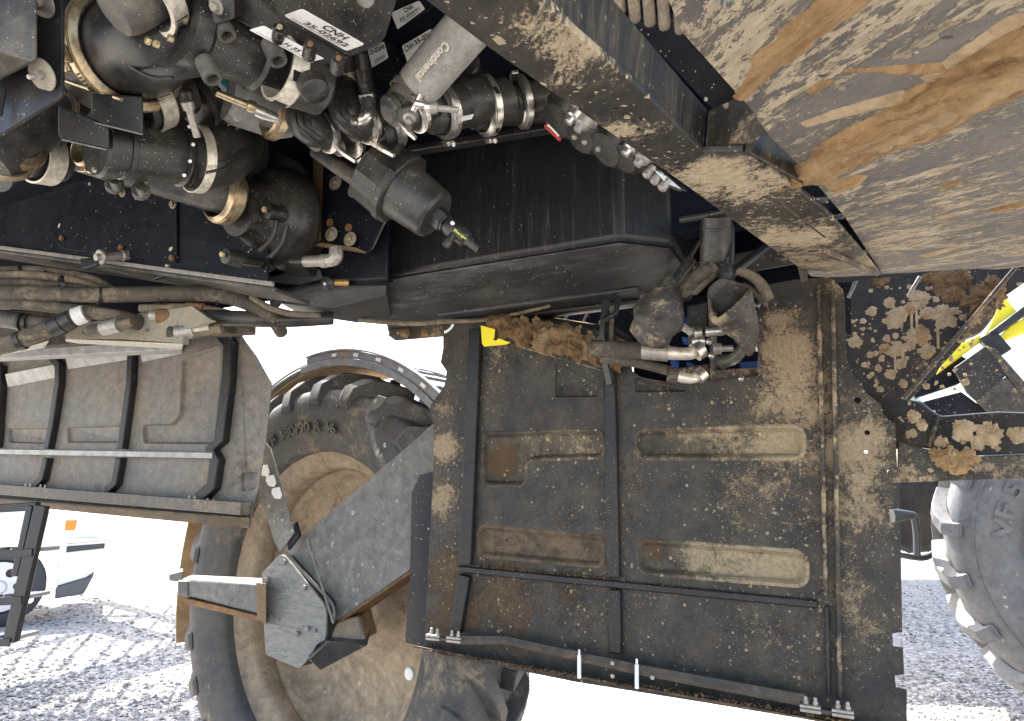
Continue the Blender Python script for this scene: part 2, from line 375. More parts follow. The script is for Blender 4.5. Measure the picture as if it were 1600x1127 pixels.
M.belly = grime('belly_plate', (.100, .095, .095), .5, dust=(.42, .35, .24), amt=.45, sc=7.0, st=(.45, 1.8, 1), film=.26, splat=.95, spsc=34, spst=(.13, 1.3, 1), specks=.3, spk=150, soft=.03, bump=.85, nr=.80, var=.3, grain=.34, bd=.005)
M.beam = grime('cross_beam', (.030, .030, .031), .45, dust=(.40, .33, .23), amt=.36, sc=5, st=(1.0, 2.4, 1), rot=(0, 0, R(-55)), film=0.136, splat=.35, spsc=40, specks=0.250, spk=187, soft=.16)
M.web = grime('beam_web', (.014, .013, .012), .45, dust=(.22, .175, .11), amt=.20, sc=7, st=(4.0, 4.0, .6), film=.10, specks=.3, spk=200, soft=.3, spec=.25)
M.mudo = mudmat('orange_mud', (.185, .105, .045), (.43, .285, .145), 24, (.30, 2.4, 1), 1.0)
M.mudt = mudmat('tan_mud', (.27, .19, .11), (.48, .37, .235), 26)
M.mudb = mudmat('brown_mud', (.075, .045, .022), (.26, .165, .085), 30)
M.mudpl = grime('splashed_black_plate', grain=.3, base=(.020, .020, .020), rough=.5, dust=(.36, .27, .17), amt=.14, sc=8, film=0.087, splat=.75, spsc=38, specks=0.350, spk=187)
M.muddy = grime('muddy_steel', grain=.3, base=(.035, .032, .028), rough=.5, dust=(.36, .27, .165), amt=.36, sc=11, film=0.174, splat=.7, spsc=55, specks=0.250, dust2=ORANGE, amt2=.14)
M.leg = grime('grey_leg_paint', (.115, .113, .107), .46, var=.5, grain=.25, dust2=(.16, .085, .04), amt2=.05, dust=(.36, .34, .29), amt=.2, sc=8, st=(1, 1, .8), film=0.280, splat=.3, spsc=60, specks=0.250)
M.hub = grime('grey_hub_plate', (.165, .163, .152), .42, var=.45, grain=.25, dust=(.40, .38, .33), amt=.18, sc=10, st=(.6, 1, 2), film=0.240, specks=0.250)
M.steel = grime('bright_steel', (.56, .53, .48), .27, .9, dust=(.34, .28, .2), amt=.10, sc=20, film=0.087, specks=0.050, bump=.12)
M.gold = grime('warm_steel', (.50, .40, .26), .30, .9, dust=(.30, .22, .13), amt=.16, sc=25, film=0.124, specks=0.050, bump=.12)
M.band = grime('pale_band', (.66, .61, .51), .38, .55, dust=(.42, .33, .22), amt=.10, sc=20, film=0.087, specks=0.075, bump=.1)
M.zinc = grime('zinc_bolt', (.50, .42, .25), .38, .8, dust=(.3, .24, .15), amt=.2, sc=40, film=0.155, specks=0.050)
M.rust = grime('rusty_steel', (.16, .085, .040), .75, .1, dust=(.28, .16, .08), amt=.4, sc=30, film=0.240, specks=0.100)
M.rustb = grime('brown_bracket', (.17, .115, .06), .6, .1, dust=(.24, .17, .1), amt=.3, sc=20, film=0.240, specks=0.100)
M.washer = grime('dull_washer', (.30, .27, .225), .5, .4, dust=(.25, .2, .14), amt=.3, sc=40, film=0.240, specks=0.050)
M.tanplate = grime('dusty_tan_plate', (.24, .215, .165), .7, dust=(.30, .26, .19), amt=.5, sc=14, film=0.400, specks=0.250)
M.cream = grime('cream_edge', (.45, .43, .36), .6, dust=(.3, .26, .19), amt=.2, sc=14, film=0.124, specks=0.150)
M.hosed = grime('dirty_hose', (0.0400, 0.0352, 0.0288), .6, dust=(.20, .16, .11), amt=.34, sc=14, film=0.320, specks=0.150)
M.hoset = grime('tan_hose', (.10, .085, .062), .7, dust=(.25, .2, .135), amt=.4, sc=16, film=0.400, specks=0.150)
M.ferrule = grime('hose_ferrule', (.34, .32, .29), .4, .6, dust=(.3, .25, .18), amt=.2, sc=24, film=0.240, specks=0.050)
M.conti = grime('grey_hose', (.275, .27, .245), .6, dust=(.38, .36, .31), amt=.2, sc=12, film=0.240, splat=.15, spsc=60, specks=0.100)
M.label = grime('label_white', (.70, .69, .67), .5, dust=(.38, .33, .26), amt=.14, sc=26, film=.22, specks=.3, var=.04)
M.print = plain('print_black', (.02, .02, .022), .6)
M.cream_print = plain('cream_print', (.62, .58, .48), .6)
M.dark = plain('dark_hole', (.004, .004, .005), .9)
M.teal = plain('teal_tape', (.10, .30, .33), .5)
M.yellow = plain('yellow_paint', (.80, .66, .02), .5, var=.08)
M.yprint = plain('yellow_print', (.7, .65, .1), .5)
M.blue = plain('blue_paint', (.02, .09, .36), .4)
M.red = plain('red_sleeve', (.45, .03, .03), .5)
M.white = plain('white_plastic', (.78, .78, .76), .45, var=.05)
M.brass = plain('brass', (.48, .30, .11), .4, .6)
M.flap = grime('black_rubber_boot', (.030, .030, .031), .42, dust=(.36, .285, .185), amt=.30, sc=11, st=(1, 1, 1.8), film=0.124, specks=0.150)
M.rim = grime('muddy_rim', (.20, .165, .125), .7, dust=(.42, .335, .235), amt=.52, sc=4.0, film=0.400, splat=.4, spsc=45, specks=0.250, dust2=BROWN, amt2=.22, soft=.2)
M.tyre = grime('tyre_rubber', (.052, .053, .055), .65, dust=(.25, .205, .145), amt=.32, grain=.2, sc=5, film=0.174, specks=0.150, bump=.5)
M.tyre2 = grime('grey_tyre_rubber', (.070, .072, .077), .40, spec=.5, dust=(.22, .205, .185), amt=.16, sc=5, film=0.240, splat=.1, specks=0.075, bump=.3)
M.fender = grime('mud_fender', (.20, .21, .225), .55, dust=(.36, .26, .15), amt=.25, sc=5, film=0.240, specks=0.150)
M.fendin = mudmat('fender_mud_coat', (.22, .14, .07), (.40, .28, .16), 8)
M.ladder = plain('ladder_black', (.03, .031, .033), .35, var=.2)
M.tread = plain('step_tread', (.45, .46, .48), .45, .3)
M.truckw = plain('truck_white', (.78, .78, .79), .25, var=.02)
M.chrome = plain('truck_chrome', (.75, .76, .78), .12, 1.0, var=.02)
M.amber = plain('amber_lens', (.75, .25, .02), .2, var=.05)
M.grey = plain('dark_trim', (.10, .10, .105), .5)
M.alloy = plain('alloy_wheel', (.55, .56, .58), .35, .5, var=.05)
M.tyre3 = plain('truck_tyre', (.05, .05, .052), .7)
M.corr = grime('corrugated_hose', (.15, .125, .095), .7, dust=(.30, .25, .18), amt=.4, sc=22, film=0.320, specks=0.300, spk=374)
M.glass = plain('dark_glass', (.02, .025, .03), .08)
t = NT('gravel'); a = t.noise(t.co, .35, 5, .6); b = t.noise(t.co, 30, 6, .75)
vo = t.n('ShaderNodeTexVoronoi', {'Vector': t.co, 'Scale': 24.0, 'Randomness': 1.0}); vs_ = t.n('ShaderNodeSeparateColor', {0: vo.outputs['Color']}).outputs[0]
vo2 = t.n('ShaderNodeTexVoronoi', {'Vector': t.co, 'Scale': 90.0}); 
col = t.mix(t.math('ADD', t.math('MULTIPLY', vs_, .6), t.math('MULTIPLY', b, .4)), (.125, .118, .108), (.64, .60, .545)); col = t.mix(t.mapr(a, .45, .7, 0, .35), col, (.42, .39, .34))
col = t.mix(t.mapr(vo.outputs['Distance'], .35, .6, 0, .55), col, (.16, .155, .155))
M.gravel = t.out(col, .9, 0, t.math('ADD', t.math('SUBTRACT', 1.0, vo.outputs['Distance']), t.math('MULTIPLY', vo2.outputs['Distance'], -.4)), .9, .012, .2)
M.bar = grime('dark_pull_bar', (.075, .068, .058), .42, .3, dust=(.20, .15, .10), amt=.35, sc=14, film=.3, specks=.3)
M.shed = plain('pale_blue_sheet', (.55, .68, .76), .5)
M.railgrey = grime('dirty_bottom_beam', (.11, .10, .09), .5, dust=(.26, .21, .15), amt=.36, sc=12, film=.3, specks=.3, grain=.2, dust2=(.07, .045, .03), amt2=.2)
# ------------------------------------------------------------ ground and outside
g = MB(); N = 60
xs = [-700, -200, -60] + [-24 + i * .8 for i in range(61)] + [60, 200, 700]; ys = [-300, -80, -30, -12] + [-6 + i * .8 for i in range(46)] + [60, 200, 900]
vs = [V((x, y, (.012 * noise.noise(V((x * .9, y * .9, 3))) if abs(x) < 25 and -7 < y < 31 else 0))) for y in ys for x in xs]
fs = [[j * len(xs) + i, j * len(xs) + i + 1, (j + 1) * len(xs) + i + 1, (j + 1) * len(xs) + i] for j in range(len(ys) - 1) for i in range(len(xs) - 1)]
ob('gravel_ground', g.add(vs, fs), M.gravel, kind='structure')

st_ = MB()
def gpt(px, py): d_ = ray(px, py); return CAMP + d_ * (-CAM_Z / d_.z)
for x0, x1, y0, y1, n_ in ((-20, 345, 925, 1140, 5200), (1395, 1600, 885, 1140, 2600)):
    for i in range(n_):
        p = gpt(rng.uniform(x0, x1), y0 + (y1 - y0) * rng.random() ** .8); r = .006 + .022 * rng.random() ** 3
        a_ = rng.random() * 6.28; k4 = [V((math.cos(a_ + q) * r * rng.uniform(.7, 1.2), math.sin(a_ + q) * r * rng.uniform(.7, 1.2), rng.uniform(0, .4) * r)) for q in (0, 1.6, 3.1, 4.7)]
        st_.add([p + V((0, 0, -.008))] + [p + q for q in k4] + [p + V((rng.uniform(-.3, .3) * r, rng.uniform(-.3, .3) * r, r * .9))], [[0, 2, 1], [0, 3, 2], [0, 4, 3], [0, 1, 4], [5, 1, 2], [5, 2, 3], [5, 3, 4], [5, 4, 1]])
ob('gravel_stones', st_, M.gravel, sharp=10, kind='stuff')
# chassis: the dark floor of the machine overhead, with everything bolted under it
FP = MF(1000, 700, 1.90)                       # plane of the side guards: x along the machine, y outwards, z up
ch = thing('machine_chassis', 'dark floor of the machine overhead behind all the pipes and brackets', 'chassis', Fr(FP.w(-.8, -.9, 2.02 - FP.o.z), UX, UN, UZ))
FPz = lambda z: z - FP.o.z
def fbox(x0, x1, y0, y1, z0, z1): return MB().box(FP.w((x0 + x1) / 2, (y0 + y1) / 2, FPz((z0 + z1) / 2)), UX * ((x1 - x0) / 2), UN * ((y1 - y0) / 2), UZ * ((z1 - z0) / 2))
ob('floor_deck', fbox(-3.9, 1.4, -1.75, .22, 2.36, 2.42), M.deck, ch)
ob('inner_wall', fbox(-3.9, -.62, -.34, -.28, 1.98, 2.355), M.deck, ch)
ob('cross_wall', fbox(-.4, 1.2, -.2, -.15, 2.02, 2.355), M.deck, ch)
ob('side_wall', fbox(-.3, 1.7, .22, .28, 1.98, 2.42), M.deck, ch)

# ------------------------------------------------------------ muddy belly plate (upper right)
d1 = ray(700, 530).normalized(); d2 = ray(1490, 596).normalized()
nb = d1.cross(d2).normalized(); nb = nb if nb.z > 0 else -nb
bx = d1; by = nb.cross(bx).normalized()
FB = Fr(at(1370, 430, 1.75), bx, by, nb)       # z up out of the plate, x along the mud streaks (away)
bt = thing('belly_plate', 'muddy grey steel belly plate streaked with orange mud at top right', 'plate', FB)
out = FB.pts([(1030, -30), (1066, 52), (1172, 170), (1202, 214), (1238, 248), (1246, 256), (1262, 272), (1290, 305), (1318, 337), (1352, 388), (1378, 428), (1420, 427), (1500, 420), (1560, 421), (1640, 413), (1800, 380), (1800, -200), (1400, -260), (1000, -200)], 0, 2)
def slot(p, q, wd):                            # a slotted hole between two picture points
    a, b = V(FB.pts([p], 0, 2)[0]), V(FB.pts([q], 0, 2)[0]); d = (b - a).normalized() * wd; e = V((-d.y, d.x))
    return [tuple(a + e), tuple(a + e * .7 - d * .7), tuple(a - d), tuple(a - e * .7 - d * .7), tuple(a - e), tuple(b - e), tuple(b - e * .7 + d * .7), tuple(b + d), tuple(b + e * .7 + d * .7), tuple(b + e)]
holes = [slot((1228, 292), (1262, 289), .007), slot((1252, 320), (1288, 317), .006), slot((1284, 347), (1315, 342), .004), slot((1352, 396), (1380, 393), .004)]
def rhole(px, py, r, n=10, F=FB, ax=2): c = F.pts([(px, py)], 0, ax)[0]; return [(c[0] + r * math.cos(6.2832 * i / n), c[1] + r * math.sin(6.2832 * i / n)) for i in range(n)]
holes += [rhole(1134, 4, .008), rhole(1287, 226, .006), rhole(1343, 306, .006), rhole(1437, 418, .004), rhole(1282, 120, .004), rhole(1480, 60, .004)]
plate('plate', FB, out, holes, 0, .008, M.belly, bt, .001, ax=2)
# flange folded up along the far edge
a, b = FB.W(1378, 428, 0, 2), FB.W(1640, 413, 0, 2)
ob('folded_edge', MB().prism([a - nb * .001, b - nb * .001, b + by * .014 + nb * .05, a + by * .014 + nb * .05], bx * .005), M.belly, bt)
def ridge(P, wd, ht, seed):                    # P: picture polyline -> height function of a mud ridge
    Q = [V(q) for q in FB.pts(P, 0, 2)]
    def fn(x, y):
        p = V((x, y)); best = 9; tt = 0
        for i in range(len(Q) - 1):
            e = Q[i + 1] - Q[i]; t_ = max(0, min(1, (p - Q[i]).dot(e) / e.length_squared)); dd = (p - Q[i] - e * t_).length / (wd[i] * (1 - t_) + wd[i + 1] * t_)
            if dd < best: best = dd
        if best > 1.6: return -1
        n1 = noise.fractal(V((x * 7, y * 26, seed)), 1, 2, 5); n2 = noise.fractal(V((x * 40, y * 75, seed + 5)), 1, 2, 4); n3 = noise.fractal(V((x * 3, y * 9, seed + 8)), 1, 2, 3)
        return ht * (1 - best ** 1.5 + .55 * n1 + .35 * n3 + .30 * n2)
    return fn
def bounds(P, pad):
    q = FB.pts(P, 0, 2); return min(a for a, b in q) - pad, max(a for a, b in q) + pad, min(b for a, b in q) - pad, max(b for a, b in q) + pad
for nm, P, wd, ht, mt, lab in (
    ('mud_ridge', [(1215, 288), (1300, 252), (1390, 205), (1480, 155), (1560, 118), (1640, 60)], [.012, .028, .040, .044, .043, .043], .020, M.mudo, 'thick orange mud ridge across the plate'),
    ('mud_ridge', [(1156, 152), (1210, 96), (1270, 40), (1330, -10)], [.006, .018, .02, .02], .005, M.mudo, 'orange mud streak near the cross beam'),
    ('mud_ridge', [(1262, 192), (1330, 172), (1410, 150)], [.006, .012, .012], .004, M.mudt, 'tan mud finger above the thick ridge'),
    ('mud_ridge', [(1322, 110), (1400, 107), (1478, 104)], [.0025, .006, .007], .004, M.mudo, 'thin orange mud finger'),
    ('mud_ridge', [(1305, 290), (1322, 285), (1342, 277)], [.010, .016, .010], .009, M.mudo, 'orange mud lump below the thick ridge'),
    ('mud_ridge', [(1268, 142), (1292, 128)], [.004, .005], .003, M.mudo, 'small orange mud smear'),
    ('mud_ridge', [(1448, 400), (1508, 382)], [.012, .009], .003, M.mudt, 'pair of leaf shaped mud splashes'),
    ('mud_ridge', [(1470, 340), (1490, 335)], [.008, .007], .003, M.mudt, 'small tan mud splash'),
    ('mud_ridge', [(1560, 328), (1596, 318)], [.010, .010], .005, M.mudo, 'orange lump at the picture edge'),
    ('mud_ridge', [(1570, 400), (1640, 392)], [.009, .012], .003, M.mudt, 'tan mud patch by the far edge'),
    ('mud_ridge', [(1470, 293), (1500, 283)], [.003, .003], .003, M.mudo, 'tiny orange streak'),
    ('mud_ridge', [(1450, 120), (1480, 103), (1590, 30)], [.004, .006, .008], .003, M.mudt, 'narrow tan streak at upper right')):
    x0, x1, y0, y1 = bounds(P, max(wd) * 1.2)
    nx = int(min(220, (x1 - x0) / .0035)); ny = int(min(160, (y1 - y0) / .0022))
    heightfield(nm, FB, x0, x1, y0, y1, nx, ny, ridge(P, wd, ht, len(P) * 3.1 + P[0][0]), mt, bt, ax=2, label=lab)

# ------------------------------------------------------------ cross beam
FM = Fr(FB.W(1100, 240, -.012, 2), FB.x, FB.y, FB.z)
def mbl(px, py, r, s): q = FM.hit(px, py, 0, 2); return ((q.x, q.y, 0), r, s)
M.beam = grime('cross_beam', (.016, .016, .017), .42, dust=(.42, .335, .215), amt=.20, sc=8, st=(.9, 2.2, 1), rot=(0, 0, 0), film=.12, grain=.34, bd=.004, splat=.25, spsc=60, specks=.5, spk=170, soft=.08, nr=.78, spec=.35, blobs=[
    mbl(1110, 270, .14, .15), mbl(1150, 300, .16, .11), mbl(1230, 370, .26, .15), mbl(1300, 415, .3, .14), mbl(1000, 200, .10, .08), mbl(900, 90, .09, .07), mbl(860, 40, .08, .07), mbl(960, 205, .06, .10), mbl(860, 130, .05, .07)])
bm_ = thing('cross_beam', 'long dusty black channel beam running diagonally beside the muddy belly plate', 'beam', FM)
fl = FM.pts([(610, -40), (665, 0), (760, 72), (960, 212), (1075, 292), (1178, 368), (1268, 432), (1290, 434), (1376, 430), (1352, 400), (1290, 330), (1200, 262), (1160, 236), (1098, 238), (1090, 230), (1000, 140), (900, 55), (850, 5), (790, -60)], 0, 2)
hl = [slot_ for slot_ in []]
def rholeM(px, py, r, n=12): c = FM.pts([(px, py)], 0, 2)[0]; return [(c[0] + r * math.cos(6.2832 * i / n), c[1] + r * math.sin(6.2832 * i / n)) for i in range(n)]
hl = [rholeM(1007, 187, .007), rholeM(1003, 203, .007), rholeM(979, 181, .0055), rholeM(1011, 213, .005), rholeM(962, 171, .004)]
plate('bottom_flange', FM, fl, hl, 0, .007, M.beam, bm_, .0008, ax=2)
A = [FM.W(*p, .0075, 2) for p in ((850, 5), (900, 55), (1000, 140), (1090, 230), (1099, 237))]
dirw = by * 1.0
# web standing on the flange, seen from its right side
rt_ = V((UX.x, UX.y, 0))
e0, e1 = FM.W(745, -110, .0075, 2), FM.W(1099, 236, .0075, 2)
ob('web_plate', MB().prism([e0, e1, e1 + nb * .050, e0 + nb * .050], -(e1 - e0).cross(nb).normalized() * .006), M.web, bm_, .0008)
e2 = FM.W(1200, 212, .0075, 2)
ob('end_plate', MB().prism([FM.W(1104, 239, .0075, 2), FM.W(1158, 235, .0075, 2), e2 + nb * .004, e2 + nb * .06, e1 + nb * .048 + (e2 - e1) * .06], bx * .006), M.muddy, bm_, .0008)
# bent gussets between the far end of the beam and the plate
for (p, q, lab) in (((1162, 238), (1256, 290), 'near bent gusset'), ((1215, 318), (1287, 372), 'far bent gusset')):
    a, b = FM.W(*p, -.001, 2), FM.W(*q, -.001, 2)
    nrm = (b - a).cross(nb).normalized()
    ob('gusset', MB().prism([a, b, b + nb * .035, a + nb * .035], nrm * .005), M.web, bm_, .002, label=lab)
a, b = FM.W(1287, 385, -.001, 2), FM.W(1372, 424, -.001, 2)
ob('end_rib', MB().prism([a, b, b - nb * .012, a - nb * .012], bx * .005), M.muddy, bm_, .001)
# corrugated hose ends hanging above the plate's corner
cf = Fr(at(1000, 20, 1.02), UX, UN, UZ)
for i, (px, py) in enumerate(((942, 8), (962, 24), (985, 38), (1008, 44), (1031, 50), (1056, 56))):
    o = turn('corrugated_tube', px + 6, py - 30, 1.0, 100, 10, [(-26, .1), (-26, 5), (-23, 8.5), (-18, 9.6), (60, 9.6), (60, .1)], M.corr, None, 14)
    tag(o, ['first', 'second', 'third', 'fourth', 'fifth', 'sixth'][i] + ' muddy ribbed tube from the left in the row at the beam', 'tube', 'ribbed tubes above the cross beam')
pl = thing('black_pocket_cover', 'dark smooth cover in the gap between beam and belly plate', 'cover', MF(1080, 110, 1.15))
ob('cover', MB().prism([at(985, 40, 1.25), at(1070, 30, 1.25), at(1230, 190, 1.45), at(1240, 260, 1.6), at(1120, 180, 1.45)], UZ * .02), M.navy, pl, .004)

# ------------------------------------------------------------ big tank in the middle
FT = MF(780, 330, 1.75)
tk = thing('under_tank', 'large dusty black moulded tank with chamfered underside in the centre', 'tank', FT)
def TW(px, py, off): return FT.W(px, py, off)
zt = FT.hit(780, 150, 0).z + .25
b0 = FT.hit(598, 440, 0); b1 = FT.hit(962, 366, 0); b2 = FT.hit(1062, 403, .0)
prof = FT.pts([(598, 441), (700, 422), (800, 402), (900, 380), (965, 366)], 0)
zl = sum(z for x, z in prof) / len(prof)
xl = FT.hit(596, 440, 0).x; xr = FT.hit(968, 366, 0).x
ybk = .44
c3 = FT.hit(1062, 405, .10); xr2 = FT.w(c3.x, c3.y, c3.z)
def TP(x, y, z): return FT.w(x, y, z)
ze = zl - .035
e = MB()
# main body as stacked sections (rounded): front face, right chamfer, underside falling to the back
def ring(z, grow, y0, xR): return [TP(xl - grow, y0, z), TP(xR, y0, z), TP(xR + .11, y0 + .10, z), TP(xR + .11, ybk, z), TP(xl - grow, ybk, z)]
S0, S1 = ring(zt, 0, .0, xr), ring(zl, 0, .0, xr)
e.loft(S0, S1); ob('tank_body', e, M.tank, tk, .016, seg=3)
S2 = [TP(xl + .004, .006, zl - .002), TP(xr - .004, .006, zl - .002), TP(xr + .104, .104, zl - .002), TP(xr + .104, ybk, zl - .002), TP(xl + .004, ybk, zl - .002)]
xf, xk = FT.hit(600, 492, .20).x, FT.hit(606, 500, ybk).x
S3 = [TP(xf, .20, ze - .02), TP(xr - .05, .20, ze - .02), TP(xr + .06, .24, ze - .012), TP(xr + .08, ybk, ze - .02), TP(xk, ybk, ze - .02)]
ob('tank_floor', MB().loft(S2, S3), M.tankunder, tk, .012, seg=3)
rx0 = xl - .02
for i, f in enumerate((.28, .62)):
    a = TP(xl + (xr - xl) * f, .215, ze - .023); ob('floor_rib', MB().bar(TP(xl + .05, .235 + .12 * i, ze - .024), TP(xr - .02, .235 + .12 * i, ze - .024), .03, .012), M.tankunder, tk, .004)
seam = TP(FT.hit(646, 300, 0).x, -.002, 0)
ob('seam', MB().bar(FT.w(FT.hit(646, 300, 0).x, -.001, zl + .012), FT.w(FT.hit(646, 300, 0).x, -.001, zt - .02), .004, .003, UN), M.tank, tk)
# left foot of the tank: sloped sump with a drain
FS = MF(500, 470, 1.95)
sp = thing('tank_sump', 'dusty black sump left of the big tank with a small brass drain valve', 'tank', FS)
def hx(front, back, name, mat, par, bev=.006): return ob(name, MB().loft([at(*p) for p in front], [at(*p) for p in back]), mat, par, bev, seg=3)
hx([(322, 398, 2.05), (440, 424, 1.98), (480, 440, 1.95), (606, 436, 1.80), (606, 300, 1.80), (322, 280, 2.05)], [(322, 398, 2.35), (440, 440, 2.3), (480, 455, 2.28), (606, 470, 2.2), (606, 300, 2.2), (322, 280, 2.35)], 'side_wall', M.navy, sp)
hx([(430, 462, 1.95), (500, 446, 1.92), (604, 444, 1.84), (604, 462, 1.86), (520, 482, 1.95), (438, 474, 1.98)], [(432, 470, 2.18), (500, 470, 2.18), (606, 470, 2.15), (612, 500, 2.18), (560, 505, 2.2), (470, 492, 2.2)], 'sump_floor', M.tankunder, sp)
hx([(408, 436, 1.93), (455, 421, 1.9), (500, 420, 1.88), (505, 436, 1.9), (470, 448, 1.93)], [(412, 438, 2.1), (455, 426, 2.1), (500, 426, 2.08), (508, 442, 2.1), (468, 452, 2.1)], 'sump_shoulder', M.tankunder, sp)
pipe('sump_lip', [(430, 474, 1.97, 9), (436, 463, 1.95, 9), (455, 457, 1.94, 8), (505, 447, 1.92, 7)], M.tankunder, sp)
kn = turn('drain_handle', 512, 443, 1.84, 210, 55, [(-4, .1), (-4, 6), (-2, 11), (3, 12), (6, 9), (9, 5), (10, .1)], M.black, sp, 12)
turn('handle_screw', 510, 442, 1.82, 210, 55, [(0, .1), (0, 3.5), (6, 3), (6, .1)], M.steel, kn, 10)
turn('drain_stem', 528, 442, 1.85, 180, 5, [(-16, .1), (-16, 5), (-8, 6.5), (-8, 5), (12, 5), (12, .1)], M.brass, sp, 14)

# ------------------------------------------------------------ right side guard
def fb(px, py, r, s): q = FP.hit(px, py, 0); return ((q.x, 0, q.z), r, s)
M.panel = grime('guard_panel_paint', (.017, .018, .019), .46, dust=(.32, .245, .155), amt=.15, sc=15.0, film=.20, grain=.34, bd=.004, splat=.30, spsc=105, specks=.3, spk=300, soft=.09, bump=.55, nr=.76, dust2=(.095, .063, .038), amt2=.20, blobs2=[fb(700, 900, .12, .22), fb(770, 950, .2, .14), fb(860, 950, .2, .10), fb(720, 960, .1, .1), fb(780, 860, .16, .08), fb(960, 860, .04, .15), fb(690, 980, .1, .2)], blobs=[
    fb(1225, 520, .14, .20), fb(1235, 600, .16, .17), fb(1340, 700, .16, .22), fb(1350, 800, .12, .14), fb(1335, 900, .14, .10), fb(1340, 990, .14, .10), fb(1200, 800, .22, .08), fb(1180, 960, .22, .06), fb(1310, 450, .06, .2),
    fb(694, 700, .09, .20), fb(692, 780, .10, .20), fb(690, 640, .06, .12), fb(700, 880, .12, .10), fb(770, 600, .12, .07), fb(1060, 640, .14, .05), fb(800, 940, .12, .07), fb(1000, 960, .16, .05), fb(780, 545, .08, .1), fb(1200, 690, .2, .06)])
M.pocket = grime('pocket_dust', (.030, .028, .024), .6, dust=(.34, .27, .17), amt=.22, sc=14, film=.34, splat=.4, spsc=100, specks=.4, soft=.12, grain=.3, dust2=(.10, .062, .034), amt2=.16, blobs2=[fb(783, 718, .075, .5), fb(1020, 860, .07, .25)], blobs=[fb(1225, 692, .13, .24), fb(1130, 694, .13, .12), fb(1040, 690, .1, .08), fb(1215, 892, .17, .26), fb(1100, 880, .13, .15), fb(900, 695, .1, .06), fb(840, 690, .08, .05)])
GP = thing('side_guard_panel', 'large hinged black side guard panel splashed with dried mud, pressed pockets and ribs', 'panel', FP, 'side guard panels')
O = [(692, 505), (692, 545), (688, 566), (697, 580), (697, 592), (693, 606), (682, 620), (673, 633), (672, 643), (677, 664), (677, 735), (662, 1012), (700, 1026), (900, 1066), (1100, 1098), (1300, 1131), (1420, 1150), (1417, 1127), (1417, 1078), (1400, 1074), (1398, 1056), (1413, 1054), (1411, 1012), (1396, 1010), (1394, 990), (1410, 988), (1407, 818), (1392, 816), (1389, 796), (1406, 795), (1404, 757), (1388, 755), (1386, 735), (1402, 733), (1399, 662), (1388, 656), (1379, 645), (1378, 634), (1352, 612), (1334, 588), (1324, 566), (1321, 540), (1320, 470), (1317, 452), (1304, 440), (1300, 433), (1240, 437), (1190, 447), (1184, 452), (1184, 588), (1130, 592), (1075, 600), (1010, 596), (988, 580), (984, 560), (900, 520), (760, 505)]
op = FP.pts(O)
pk = [([(755, 680), (940, 674), (943, 712), (828, 716), (820, 724), (819, 757), (755, 756)], .02, M.pocket), ([(995, 674), (1252, 669), (1254, 713), (996, 714)], .024, M.pocket), ([(749, 824), (941, 842), (940, 883), (750, 866)], .018, M.pocketd), ([(998, 846), (1258, 866), (1258, 913), (1000, 893)], .024, M.pocket), ([(868, 566), (935, 600), (934, 620), (868, 621)], .008, M.panel), ([(992, 590), (1068, 604), (1072, 612), (992, 613)], .006, M.panel)]
PK = [roundp(FP.pts(p), r, 5) for p, r, m in pk]
hs = [[(q[0] + r * math.cos(6.283 * i / 10), q[1] + r * math.sin(6.283 * i / 10)) for i in range(10)] for q, r in ((FP.pts([(840, 853)])[0], .004), (FP.pts([(1340, 625)])[0], .008), (FP.pts([(1355, 676)])[0], .006), (FP.pts([(1353, 706)])[0], .004))]
SHEET = plate('panel_sheet', FP, op, PK[:2] + PK[3:] + [PK[2]] + hs[1:], 0, .005, M.panel, GP, .0008)
for P, (p, r, m), dpt in zip(PK, pk, (.018, .018, .016, .018, .005, .005)):
    pocket('pressed_pocket', FP, P, .0008, dpt, m, GP, .008 if dpt > .01 else .003)
# mud caked right-hand strip and washed corner: sheets of dried splash proud of the panel
def splats(F, L, seed, ht, sc=1.0, ax=1):      # L: (px, py, radius m) in picture -> height function, ragged round splashes
    Q = [(V(F.pts([(a, b)], 0, ax)[0]), r) for a, b, r in L]
    def fn(x, y):
        h = -1
        for c, r in Q:
            d = (V((x, y)) - c); l = d.length / r
            if l > 1.7: continue
            n1 = noise.fractal(V((x * 34 * sc, y * 34 * sc, seed)), 1, 2, 5); th = math.atan2(d.y, d.x); n2 = noise.noise(V((math.cos(th) * 2.6, math.sin(th) * 2.6, seed + c.x * 9))) + .9 * noise.noise(V((math.cos(th) * 7, math.sin(th) * 7, seed + c.x * 9))); n3 = noise.noise(V((x * 190, y * 190, seed)))
            h = max(h, ht * (1 - l ** 2 + .75 * n1 + .45 * n2 + .25 * n3))
        return h
    return fn
def splatfield(name, F, L, seed, ht, mat, par, res=.003, **kw):
    q = [(F.pts([(a, b)])[0], r) for a, b, r in L]
    x0, x1 = min(c[0] - 1.6 * r for c, r in q), max(c[0] + 1.6 * r for c, r in q); y0, y1 = min(c[1] - 1.6 * r for c, r in q), max(c[1] + 1.6 * r for c, r in q)
    return heightfield(name, F, x0, x1, y0, y1, int((x1 - x0) / res), int((y1 - y0) / res), splats(F, L, seed, ht), mat, par, **kw)
